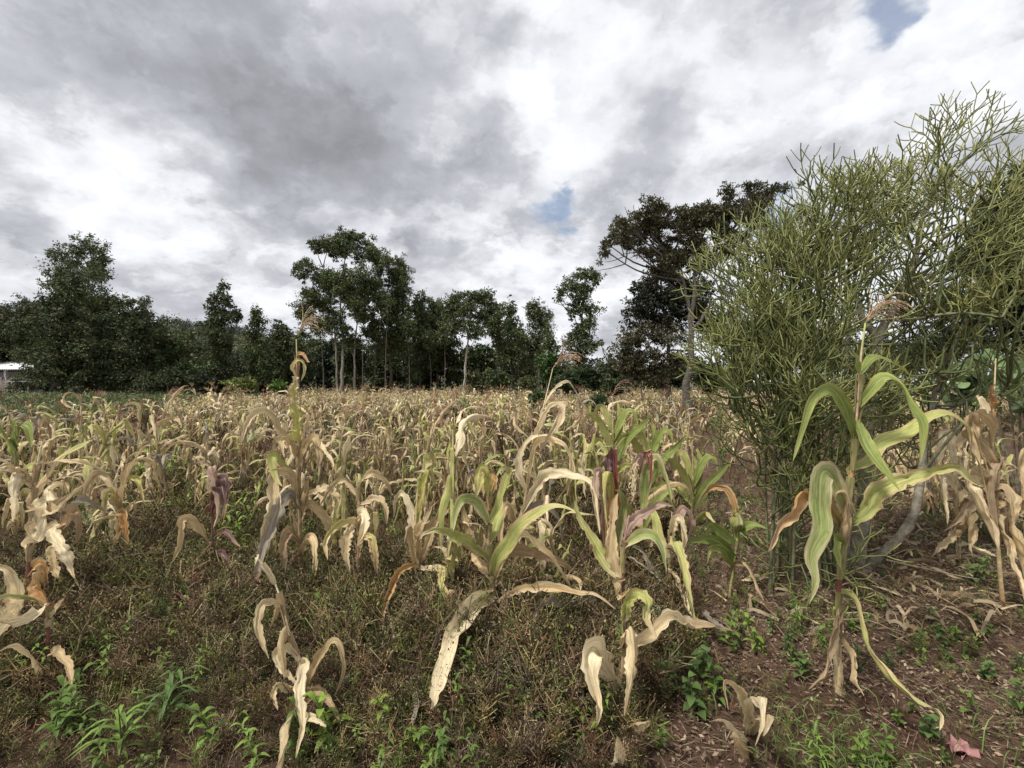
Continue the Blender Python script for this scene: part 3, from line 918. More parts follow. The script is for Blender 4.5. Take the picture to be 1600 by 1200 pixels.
    # fallen leaves plant by right of it
    hero('small bleached corn plant bent over at the bottom right corner of the weeds', 1.95,
         [(1188, 1290), (1182, 1200), (1172, 1160), (1168, 1110)], .008, [ST, ST, PALE, PALE],
         [([(1168, 1130), (1160, 1085), (1142, 1066), (1130, 1070), (1138, 1110)], 17, 'straw', (.2, .7), .1),
          ([(1170, 1150), (1168, 1100), (1182, 1090), (1188, 1130), (1180, 1165)], 20, 'pale', (.2, .5), -.1, dict(base=.8)),
          ([(1174, 1165), (1150, 1140), (1128, 1124), (1108, 1128)], 9, 'pale', (.3, .7), -.1),
          ([(1174, 1150), (1186, 1120), (1198, 1118), (1192, 1150)], 20, 'straw', (.3, .7), .1),
          ([(1176, 1180), (1160, 1170), (1150, 1145), (1140, 1150)], 12, 'tan', (.3, .7), -.1)], seed=14)
    # right dry pair
    hero('heavy dry corn plant with thick wilted leaves and bare stalk foot, near right edge', 2.85,
         [(1569, 965), (1562, 890), (1558, 820), (1552, 740), (1548, 690), (1553, 620), (1556, 560)], .012,
         [ORG, ST, ST, TAN, TAN, ST, ST],
         [([(1550, 700), (1540, 660), (1520, 650), (1530, 700), (1545, 740)], 22, 'tan', (.2, .5), -.15),
          ([(1548, 730), (1520, 680), (1508, 655), (1520, 700), (1535, 745), (1545, 790)], 30, 'tan', (.3, .4), -.2, dict(base=.7)),
          ([(1552, 735), (1570, 715), (1558, 740), (1556, 790), (1562, 840)], 22, 'brown', (.2, .4), -.1, dict(base=.8)),
          ([(1550, 760), (1520, 740), (1510, 760), (1540, 820), (1560, 860)], 32, 'straw', (.2, .4), -.25, dict(base=.7)),
          ([(1555, 760), (1575, 770), (1580, 830), (1595, 880), (1604, 930)], 30, 'tan', (.3, .5), -.2, dict(base=.7)),
          ([(1558, 790), (1572, 790), (1590, 800), (1604, 797)], 14, 'tan', (.5, .8), -.1),
          ([(1556, 800), (1568, 840), (1590, 900), (1606, 950)], 26, 'straw', (.2, .4), -.3, dict(base=.7)),
          ([(1555, 690), (1540, 640), (1528, 620), (1538, 640)], 16, 'pale', (.2, .4), .1),
          ([(1554, 640), (1548, 610), (1556, 600)], 14, 'org', (.2, .4), -.05),
          ([(1560, 820), (1552, 790), (1560, 770), (1575, 850)], 20, 'brown', (.2, .4), .1)], seed=15)
    hero('pale dry corn plant with limp hanging leaves behind the fork of the pencil tree branch', 3.6,
         [(1500, 905), (1496, 830), (1492, 740), (1488, 680)], .012, [TAN, ST, ST, PALE],
         [([(1492, 740), (1480, 680), (1470, 690), (1462, 730), (1470, 760)], 22, 'pale', (.2, .4), -.1),
          ([(1492, 770), (1480, 745), (1470, 750), (1476, 790), (1480, 820)], 16, 'pale', (.2, .4), -.2),
          ([(1498, 800), (1520, 775), (1510, 790), (1490, 815), (1474, 830)], 18, 'brown', (.3, .5), -.2),
          ([(1498, 820), (1486, 835), (1468, 852), (1455, 872)], 20, 'tan', (.3, .5), -.4),
          ([(1498, 830), (1510, 810), (1514, 850), (1520, 870)], 20, 'tan', (.2, .5), -.1),
          ([(1496, 850), (1510, 850), (1540, 865), (1560, 870)], 10, 'pale', (.2, .6), -.2),
          ([(1494, 700), (1510, 680), (1520, 720), (1516, 760)], 20, 'straw', (.2, .6), .1),
          ([(1494, 790), (1504, 770), (1512, 790), (1505, 830)], 20, 'straw', (.2, .6), .1)], seed=16)
    hero('dry corn plant cut by the right edge with one wilted tan leaf showing', 3.0,
         [(1625, 930), (1620, 830), (1612, 740), (1604, 700)], .012, [TAN, ST, ST, PALE],
         [([(1610, 730), (1600, 705), (1592, 710), (1594, 745), (1595, 780)], 20, 'tan', (.2, .4), -.1),
          ([(1612, 760), (1630, 730), (1650, 760), (1655, 820)], 20, 'straw', (.2, .4), -.1),
          ([(1616, 800), (1604, 780), (1610, 850)], 18, 'tan', (.2, .4), .1)], seed=17)
    # cluster at 530-600
    hero('straw corn plant with claw-like drooping leaves, right of the tall tasselled plant', 3.0,
         [(560, 925), (560, 860), (562, 800), (556, 740)], .012, [BRN, TAN, TAN, ST],
         [([(562, 812), (550, 812), (524, 822), (508, 845), (512, 875)], 12, 'py', (.2, .5), -.3),
          ([(562, 820), (552, 815), (545, 830), (540, 860), (545, 895)], 22, 'straw', (.2, .4), -.2),
          ([(562, 815), (566, 800), (572, 815), (560, 850)], 18, 'pale', (.2, .4), -.2),
          ([(562, 870), (570, 840), (582, 850), (590, 900)], 18, 'tan', (.2, .4), -.1),
          ([(560, 850), (572, 838), (584, 842), (588, 880)], 10, 'py', (.2, .4), -.1),
          ([(560, 770), (540, 750), (520, 760), (500, 790)], 13, 'straw', (.4, .4), .1),
          ([(560, 760), (580, 740), (600, 750), (612, 775)], 12, 'tan', (.4, .4), .1),
          ([(560, 790), (585, 780), (600, 790), (604, 820)], 13, 'straw', (.4, .4), -.1)], tassel=(.16, BRN, 7, .3), seed=18)
    hero('corn plant with bunched upright tan leaves left of the centre plant', 2.9,
         [(655, 940), (652, 880), (650, 820), (652, 770)], .013, [BRN, TAN, TAN, ST],
         [([(655, 890), (668, 850), (678, 820), (700, 800), (712, 782)], 20, 'tan', (.2, .5), .1),
          ([(654, 895), (645, 850), (640, 820), (632, 850)], 18, 'tan', (.2, .5), -.1),
          ([(655, 890), (690, 890), (688, 905), (696, 935), (700, 962)], 17, 'py', (.5, .6), -.3, dict(peak=.5)),
          ([(654, 880), (628, 890), (612, 910), (600, 950), (597, 985)], 12, 'org', (.3, .5), -.2),
          ([(652, 850), (640, 790), (628, 770), (618, 780), (615, 810)], 16, 'pale', (.3, .5), .1),
          ([(652, 830), (660, 780), (668, 745), (672, 735), (680, 760)], 18, 'yel', (.3, .3), .1),
          ([(654, 870), (662, 820), (675, 790)], 20, 'straw', (.3, .4), -.1)], seed=19)
    # left group
    hero('corn plant with torn wide dry leaf dragging on the weeds beside the purple-stalked plant', 3.0,
         [(100, 930), (98, 860), (96, 800), (100, 750)], .012, [BRN, PUR, PUR, TAN],
         [([(92, 820), (82, 830), (98, 860), (112, 885), (118, 905)], 22, 'pale', (.2, .6), -.3, dict(base=.9)),
          ([(96, 850), (84, 860), (86, 890), (96, 910)], 16, 'tan', (.2, .6), -.2),
          ([(98, 840), (112, 810), (122, 800), (125, 830), (118, 850)], 22, 'brown', (.2, .6), -.1),
          ([(98, 790), (80, 770), (92, 760), (108, 770)], 20, 'pale', (.2, .6), .1),
          ([(100, 800), (130, 785), (150, 790), (165, 800)], 12, 'grey', (.3, .6), .1)], seed=20)
    hero('corn plant with a yellow tipped leaf leaning on a rolled tan leaf, left', 3.3,
         [(188, 905), (186, 840), (190, 780), (198, 740)], .011, [BRN, TAN, TAN, ST],
         [([(192, 800), (198, 750), (210, 722), (226, 700), (238, 696)], 19, 'tan', (.2, .6), -.1),
          ([(188, 760), (205, 748), (218, 752), (222, 770), (225, 786)], 9, 'yel', (.3, .6), -.1),
          ([(188, 800), (178, 770), (166, 775), (162, 810)], 14, 'py', (.3, .6), -.1),
          ([(188, 830), (192, 800), (198, 840), (196, 870)], 12, 'org', (.3, .6), -.1),
          ([(186, 790), (170, 745), (150, 740), (136, 760), (132, 790)], 14, 'straw', (.3, .6), .1),
          ([(190, 850), (205, 790), (215, 800)], 18, 'tan', (.3, .6), .1)], tassel=(.14, TAN, 7, .3), seed=21)
    hero('yellow-green corn plant standing upright at the far left edge of the near rows', 4.2,
         [(28, 860), (27, 780), (25, 700), (24, 665)], .012, [TAN, LGR, LGR, GRN],
         [([(25, 720), (10, 680), (-5, 670), (-15, 690)], 16, 'green', (.3, .6), -.1),
          ([(25, 710), (32, 670), (44, 668), (50, 700)], 18, 'green', (.3, .6), -.1),
          ([(25, 700), (22, 665), (30, 655)], 18, 'dg', (.1, .2), -.1),
          ([(26, 760), (45, 730), (60, 740), (66, 770)], 14, 'gy', (.3, .6), -.1),
          ([(26, 760), (5, 740), (-15, 760)], 14, 'gs', (.3, .6), .1),
          ([(26, 790), (40, 770), (50, 800)], 14, 'py', (.3, .6), .1)], seed=22)
    # green corn group at (990, 640)
    for k, (bx, by, tpx, lab) in enumerate([(955, 790, 618, 'green corn plant with beige tassel, leftmost of the trio before the rough trunk'),
                                            (1010, 800, 650, 'leafy green corn plant with pinkish tassel, middle of the trio before the rough trunk'),
                                            (1080, 830, 690, 'green corn plant with two wide upright leaves at the right end of the green plants')]):
        top = tpx
        hero(lab, 4.6, [(bx, by), (bx + 3, (by + top) / 2), (bx + 2, top)], .012, [TAN, LGR, PNK],
             [([(bx + 2, top + 90), (bx - 15, top + 45), (bx - 35, top + 30), (bx - 55, top + 60)], 12, 'gy', (.3, .6), -.1),
              ([(bx + 2, top + 70), (bx + 20, top + 30), (bx + 34, top + 25), (bx + 42, top + 50)], 12, 'green', (.3, .6), -.1),
              ([(bx + 2, top + 110), (bx + 25, top + 70), (bx + 45, top + 50), (bx + 62, top + 30)], 14, 'dg', (.3, .3), -.2),
              ([(bx + 2, top + 60), (bx - 12, top + 20), (bx - 24, top + 22), (bx - 28, top + 50)], 11, 'gy', (.3, .6), .1),
              ([(bx + 2, top + 100), (bx - 20, top + 70), (bx - 30, top + 90)], 12, 'gs', (.3, .6), .2),
              ([(bx + 2, top + 80), (bx + 14, top + 40), (bx + 10, top + 10)], 13, 'green', (.3, .3), .1),
              ([(bx + 2, top + 130), (bx + 25, top + 110), (bx + 45, top + 140)], 12, 'gs', (.3, .6), -.1),
              ([(bx + 2, top + 130), (bx - 20, top + 115), (bx - 36, top + 140)], 12, 'straw', (.3, .6), .1)],
             tassel=(.2, (.42, .27, .2), 10, .8) if k < 2 else None, seed=30 + k)


heroes()

# ---- the field: individuals from prototypes
GROUPN = 'corn plants of the dry field'
protos = []
PT = [('bleached straw', 'straw', False, 'drooping leaves'), ('pale yellowing', 'yellow', False, 'bent-over leaves'),
      ('dry tan', 'brown', False, 'curled hanging leaves'), ('half green', 'green', False, 'green leaves'),
      ('whitish straw', 'pale', False, 'long limp leaves'), ('straw', 'straw', True, 'a beige tassel'),
      ('brown', 'brown', True, 'a dark tassel'), ('yellow-green', 'green', True, 'a tall tassel'),
      ('light straw', 'straw', False, 'a hanging ear'), ('mottled yellow', 'yellow', True, 'a thin tassel'),
      ('bleached', 'pale', False, 'a snapped top'), ('rust brown', 'brown', False, 'shrivelled leaves'),
      ('buff', 'straw', False, 'dense tangled leaves'), ('greyish straw', 'straw', False, 'few leaves left')]
for i, (cw, th, ta, tr) in enumerate(PT):
    rnd = np.random.default_rng(500 + i)
    h = rnd.uniform(.72, .92) + (.12 if ta else 0)
    nl = {12: 14, 13: 6}.get(i, int(rnd.integers(11, 15)))
    args = dict(h=h, theme=th, tassel=ta, nleaf=nl, ear=(i in (8, 4, 0)), lean=rnd.uniform(.03, .4))
    hi = random_corn(np.random.default_rng(500 + i), lod=0, **args)
    lo = random_corn(np.random.default_rng(500 + i), lod=1, **args)
    far = [random_corn(np.random.default_rng(900 + i * 3 + k), lod=2, **args) for k in range(2)]
    protos.append((cw, tr, hi, lo, far))

# positions: jittered rows
pos = []
D0 = 2.9
yy = D0
while yy < 47:
    half = yy * 1.12 + .6
    step = .5 if yy < 6.5 else .6 if yy < 12 else (.62 + (yy - 12) * .004)
    x = -half
    while x < half:
        xx = x + rng.normal(0, .11); y2 = yy + rng.normal(0, .10)
        x += (.29 if yy < 6.5 else .38) + rng.random() * .12
        px = 800 + xx / y2 * FPX
        if px < 480 and y2 < 3.3 + (.5 if 230 < px < 400 else 0): continue
        if 180 < px < 400 and y2 < 4.3 and rng.random() < .75: continue
        if px > 1085 and y2 < 13.5:
            if not (1395 < px < 1640 and 4.3 < y2 < 7.5 and rng.random() < .9) and not (px < 1085 + 110 * min(1, (y2 - 4) / 4) and y2 > 5 and rng.random() < .5): continue
        elif px > 1085 and px > 1620: continue
        # weedy gaps inside the field
        gap = (sin(xx * .9 + 1.2) * cos(y2 * .7 + .5) + .5 * sin(xx * 2.3 + y2 * 1.9))
        if gap > .45 and y2 > 5 and rng.random() < .85: continue
        if rng.random() < .10: continue
        if abs(px - 1075) < 16 and 12 < y2 < 24: continue
        if y2 > 46 or (px < 440 and y2 > 12 + max(px, 0) ** 2 / 440 ** 2 * 24 + rng.normal(0, .7)): continue
        pos.append((xx, y2))
    yy += step
pos = sorted(pos, key=lambda p: p[1])
heropos = np.array([o.location[:2] for o in bpy.data.objects if o.get('category') == 'corn plant'])
pos = [p for p in pos if np.min(np.hypot(heropos[:, 0] - p[0], heropos[:, 1] - p[1])) > .22]
NIND = 300 - len(heropos)
print('corn positions', len(pos), 'heroes', len(heropos))

hi_cache, lo_cache = {}, {}


def near_plant(ip, label):
    cw, tr, hi, lo, far = protos[ip]
    if ip not in hi_cache:
        o = thing('corn_plant', label, 'corn plant', (0, 0, 0), GROUPN)
        for nme, g, mk in hi:
            build(nme, g, M[mk], o)
        hi_cache[ip] = o
        return o
    s = hi_cache[ip]
    o = s.copy(); C.objects.link(o); o['label'] = label
    for ch in s.children:
        c = ch.copy(); C.objects.link(c); c.parent = o
    return o


def mid_plant(ip, label):
    if ip not in lo_cache:
        leafmb = MB()
        for nme, g, mk in protos[ip][3]:
            leafmb.add(g)
        o = leafmb.build('corn_plant', M['leaf'])
        lo_cache[ip] = o
    else:
        o = lo_cache[ip].copy(); C.objects.link(o)
    return tag(o, label, 'corn plant', GROUPN)


def zone(px, y):
    side = ['far left', 'left part', 'left of centre', 'centre', 'right of centre', 'right part', 'far right']
    s = side[int(min(max(px, 0), 1599) // 229)]
    d = ROWS[int(np.searchsorted(QY, y))]
    return s, d


QY = np.quantile([p[1] for p in pos[:NIND]], [.125, .25, .375, .5, .625, .75, .875])
ROWS = ['in the front row', 'in the second row', 'in the third row', 'in the fourth row', 'in the fifth row', 'in the sixth row', 'in the seventh row', 'in the eighth row']
used = set()
for k, (x, y) in enumerate(pos[:NIND]):
    ip = int(rng.integers(len(protos)))
    px = 800 + x / y * FPX
    if px > 1390 and y < 8: ip = int(rng.choice([0, 2, 4, 11, 12]))
    s, d = zone(px, y)
    for _ in range(60):
        if (ip, s, d) not in used: break
        ip = int(rng.integers(len(protos)))
    used.add((ip, s, d))
    lab = f'{protos[ip][0]} corn plant with {protos[ip][1]}, {d}, {s}'
    o = near_plant(ip, lab) if y < 6.2 else mid_plant(ip, lab)
    o.location = (x, y, float(ground_z(x, y)))
    o.rotation_euler = (rng.normal(0, .06), rng.normal(0, .06), rng.uniform(0, 2 * pi))
    sc_ = rng.uniform(.66, 1.2)
    o.scale = (sc_, sc_, sc_ * rng.uniform(.86, 1.08))
rest = np.array(pos[NIND:])
far_mb = MB()
if len(rest):
    pick = rng.integers(len(protos), size=len(rest)); var = rng.integers(2, size=len(rest))
    for ip in range(len(protos)):
        for v_ in range(2):
            sel = rest[(pick == ip) & (var == v_)]
            if len(sel) == 0: continue
            mb = MB()
            for nme, g, mk in protos[ip][4][v_]: mb.add(g)
            N = len(sel)
            P3 = np.column_stack([sel, ground_z(sel[:, 0], sel[:, 1])])
            tint = np.clip(rng.normal(1.0, .2, (N, 1)), .45, 1.25) * np.clip(rng.normal(1, .05, (N, 3)), .85, 1.15) * 1.05
            far_mb.add(inst(mb.geo(), P3, rng.uniform(0, 2 * pi, N), np.clip(rng.normal(.92, .17, N), .55, 1.4), tint, rng.normal(0, .2, (N, 2))))
    tag(far_mb.build('corn_field', M['leaf']), 'dense mass of dry corn filling the far half of the field', 'corn field', kind='stuff')


# ------------------------------------------------------------------ weeds and litter
def weed_proto(rnd, h, col, colleaf, n_br=9, n_leaf=50, seeds=20, w=.0022, spread=.5):
    mb = MB()
    tips = []
    main = []
    for s in range(3):
        a = rnd.uniform(0, 6.28); l = rnd.uniform(.05, spread * .5)
        P = [np.zeros(3), np.array([cos(a) * l * .4 * h, sin(a) * l * .4 * h, h * .5]), np.array([cos(a) * l * h, sin(a) * l * h, h * rnd.uniform(.8, 1)])]
        main.append(resample(P, 8))
    allp = []
    for Mn in main:
        mb.add(ribbon(Mn, w * 1.3, col, rnd))
        allp.append(Mn)
        for b in range(n_br):
            i = rnd.integers(1, 7)
            d = nrm(rdir(1, rnd)[0] * np.array([1, 1, .3]) + np.array([0, 0, rnd.uniform(.1, 1)]))
            l = h * rnd.uniform(.2, .5)
            q = resample([Mn[i], Mn[i] + d * l * .5, Mn[i] + d * l + np.array([0, 0, l * rnd.uniform(-.2, .3)])], 5)
            mb.add(ribbon(q, w, np.array(col) * rnd.uniform(.7, 1.4), rnd)); allp.append(q)
    A = np.vstack(allp)
    P = A[rnd.integers(len(A), size=n_leaf)] + rnd.normal(0, .012, (n_leaf, 3))
    D = nrm(rdir(n_leaf, rnd) + np.array([0, 0, -.4])); S = nrm(np.cross(D, rdir(n_leaf, rnd)))
    mb.add(kites(P, D, S, rnd.uniform(.012, .035, n_leaf), rnd.uniform(.006, .014, n_leaf), np.array(colleaf) * rnd.uniform(.5, 1.7, (n_leaf, 1))))
    if seeds:
        tp = np.array([q[-1] for q in allp])
        P = tp[rnd.integers(len(tp), size=seeds)] + rnd.normal(0, .018, (seeds, 3))
        D = rdir(seeds, rnd); S = nrm(np.cross(D, rdir(seeds, rnd)))
        mb.add(kites(P, D, S, .008, .007, np.array([.36, .32, .22]) * rnd.uniform(.5, 1.5, (seeds, 1))))
    V, F, K, L = mb.geo()
    V[:, 2] = np.maximum(V[:, 2], .002)
    return V, F, K, L


def ribbon(P, w, col, rnd):
    m = len(P)
    T = nrm(np.gradient(P, axis=0)); S = nrm(np.cross(T, rdir(1, rnd)[0]))
    V = np.stack([P - S * w, P + S * w], 1)
    K = np.broadcast_to(np.asarray(col, float), (m * 2, 3)).copy()
    return V.reshape(-1, 3), grid_faces(m, 2), K, np.zeros((m * 2, 3))


def scatter(n, ymin, ymax, xf=1.15, power=1.0, pad=.4):
    y = ymin + (ymax - ymin) * rng.random(n * 2) ** power
    keep = rng.random(n * 2) < (y / ymax)
    y = y[keep][:n]
    x = (rng.random(len(y)) * 2 - 1) * (y * xf + pad)
    return x, y


def in_right(x, y):
    """open ground under and beside the pencil trees"""
    px = 800 + x / np.maximum(y, .1) * FPX
    edge = 1040 + 40 * np.sin(y * 3)
    return (px > edge) & (y < 12)


def patch(x, y, s=1.0, ph=0.0):
    return .5 + .25 * np.sin(x * 2.1 * s + ph + np.sin(y * 1.3 * s + ph)) + .25 * np.cos(y * 2.7 * s + 1.7 * ph + np.sin(x * 1.9 * s))


def build_weeds():
    cols = [((.21, .15, .085), (.14, .105, .055)), ((.30, .23, .12), (.17, .14, .065)), ((.17, .125, .075), (.12, .09, .05)),
            ((.40, .32, .18), (.21, .17, .085)), ((.19, .20, .07), (.13, .16, .045)), ((.18, .12, .085), (.14, .10, .06))]
    hiP = [weed_proto(np.random.default_rng(60 + i), .30, c[0], c[1], 9, 70, 26) for i, c in enumerate(cols)] + \
          [weed_proto(np.random.default_rng(70 + i), .26, c[0], c[1], 7, 60, 30) for i, c in enumerate(cols)]
    loP = [weed_proto(np.random.default_rng(80 + i), .30, c[0], c[1], 4, 26, 10, w=.004) for i, c in enumerate(cols)]
    mb = MB()
    for (n, y0, y1, PR, tall) in ((14500, .9, 4.2, hiP, 1.3), (5600, 4.2, 7.5, loP, 1.15), (11000, 7.5, 30, loP, 1.6)):
        x, y = scatter(n, y0, y1)
        if y0 >= 4.2:
            pass
        r = in_right(x, y)
        keep = ~r | (rng.random(len(x)) < np.where(y < 4.2, .2, .75))
        x, y = x[keep], y[keep]; r = r[keep]
        den = patch(x, y, .8, 1.0)
        k2 = rng.random(len(x)) < .55 + .6 * den
        x, y, r, den = x[k2], y[k2], r[k2], den[k2]
        pk = rng.integers(len(PR), size=len(x))
        for i, g in enumerate(PR):
            s = pk == i
            N = s.sum()
            if N == 0: continue
            P3 = np.column_stack([x[s], y[s], ground_z(x[s], y[s])])
            scl = rng.uniform(.45, 1.05, N) * (.55 + .6 * den[s]) * np.where(r[s], .4, 1) * tall * (1 if y0 > 1 else 1)
            nearf = np.clip(.35 + (y[s] - 1.4) / 2.6, .35, 1)
            scl = scl * nearf
            tint = rng.uniform(.32, 1.1, (N, 1)) * np.array([[1.0, 1.0, .95]]) * (1 + rng.normal(0, .08, (N, 3)))
            mb.add(inst(g, P3, rng.uniform(0, 6.28, N), scl * (1.0 if y0 < 7 else 1.15), tint, rng.normal(0, .25, (N, 2))))
    o = mb.build('dry_weeds', M['weed'])
    tag(o, 'tangled dead brown weeds with pale seed heads covering the ground between the corn', 'weeds', kind='stuff')


build_weeds()


def build_litter():
    """dead leaf bits, twigs and crumbs of straw on the soil"""
    n = 190000
    x, y = scatter(n, .9, 5.5)
    r = in_right(x, y)
    keep = r | (rng.random(len(x)) < .25)
    keep &= rng.random(len(x)) < .35 + .65 * patch(x, y, 1.9, .7)
    x, y = x[keep], y[keep]; N = len(x)
    z = ground_z(x, y) + rng.random(N) * .022 + .004
    az = rng.uniform(0, 6.28, N)
    D = nrm(np.column_stack([np.cos(az), np.sin(az), rng.normal(0, .35, N)]))
    S = nrm(np.cross(D, nrm(rng.normal(size=(N, 3)) * .5 + np.array([0, 0, 1]))))
    pal = np.array([(.25, .18, .12), (.34, .26, .17), (.16, .11, .075), (.36, .28, .19), (.21, .13, .095), (.11, .075, .055)])
    col = pal[rng.choice(6, size=N, p=[.25, .2, .2, .08, .17, .1])] * rng.uniform(.6, 1.3, (N, 1))
    kind = rng.random(N)
    ln = np.where(kind < .6, rng.uniform(.010, .034, N), rng.uniform(.03, .09, N))
    wd = np.where(kind < .6, rng.uniform(.005, .014, N), rng.uniform(.0018, .004, N))
    mb = MB().add(kites(np.column_stack([x, y, z]), D, S, ln, wd, col))
    # longer broken straw and husk strips, thickest behind the fork of the pencil tree
    m = 2300
    yy_ = rng.uniform(2.6, 6.5, m); pxx = rng.uniform(1100, 1640, m)
    k_ = (pxx > 1360) | (rng.random(m) < .3)
    yy_, pxx = yy_[k_], pxx[k_]
    for xx_, y_ in zip((pxx - 800) / FPX * yy_, yy_):
        az_ = rng.uniform(0, 6.28); L_ = rng.uniform(.05, .24)
        e_ = np.array([cos(az_), sin(az_), 0])
        p0 = np.array([xx_, y_, ground_z(xx_, y_) + rng.uniform(.01, .05)])
        q_ = resample([p0, p0 + e_ * L_ * .5 + np.array([rng.normal(0, .02), rng.normal(0, .02), rng.uniform(0, .05)]), p0 + e_ * L_], 6)
        c_ = np.array([(.50, .40, .25), (.34, .25, .15), (.22, .16, .11), (.42, .33, .22)][rng.integers(4)]) * rng.uniform(.6, 1.1)
        mb.add(ribbon(q_, rng.choice([.0015, .003, .005, .009]), c_, rng))
    tag(mb.build('leaf_litter', M['weed']), 'brown dead leaf litter and broken straw scattered on the soil', 'litter', kind='stuff')


build_litter()


def weedling(rnd, h, nl, ll, lw, col, spread=.9, whorl=False):
    """small leafy green plant: stem and leaves"""
    st = MB(); lf = MB()
    stems = 1 if whorl else int(rnd.integers(1, 4))
    for s in range(stems):
        a = rnd.uniform(0, 6.28)
        P = resample([np.zeros(3), np.array([cos(a) * .08 * h, sin(a) * .08 * h, h * .5]), np.array([cos(a) * .25 * h, sin(a) * .25 * h, h * rnd.uniform(.75, 1)])], 10)
        st.add(tube(P, np.linspace(.0028, .0012, 10), 5, (.16, .2, .07)))
        m = max(3, nl // stems)
        for i in range(m):
            t = .2 + .8 * i / (m - 1)
            o = P[int(t * 9)]
            az = i * 2.4 + rnd.uniform(-.4, .4)
            el = rnd.uniform(.1, .9) * (1.0 if t < .9 else 1.4)
            e = np.array([cos(az), sin(az), 0])
            l = ll * rnd.uniform(.6, 1.15) * (1 - .35 * t)
            pts = [o, o + e * l * .5 * spread + np.array([0, 0, l * .5 * el]), o + e * l * spread + np.array([0, 0, l * (el * .6 - .25)])]
            w = lw * rnd.uniform(.7, 1.1) * (1 - .3 * t)
            q = resample(pts, 6); sd = np.array([-sin(az), cos(az), 0])
            prof = np.array([.15, .7, 1, .85, .5, .04]) * w / 2
            up = np.array([0, 0, .25])
            V = np.stack([q - sd * prof[:, None] + up * prof[:, None], q, q + sd * prof[:, None] + up * prof[:, None]], 1).reshape(-1, 3)
            K = np.broadcast_to(np.array(col) * rnd.uniform(.75, 1.3), (18, 3)).copy()
            lf.add((V, grid_faces(6, 3), K, np.zeros((18, 3))))
    return st.geo(), lf.geo()


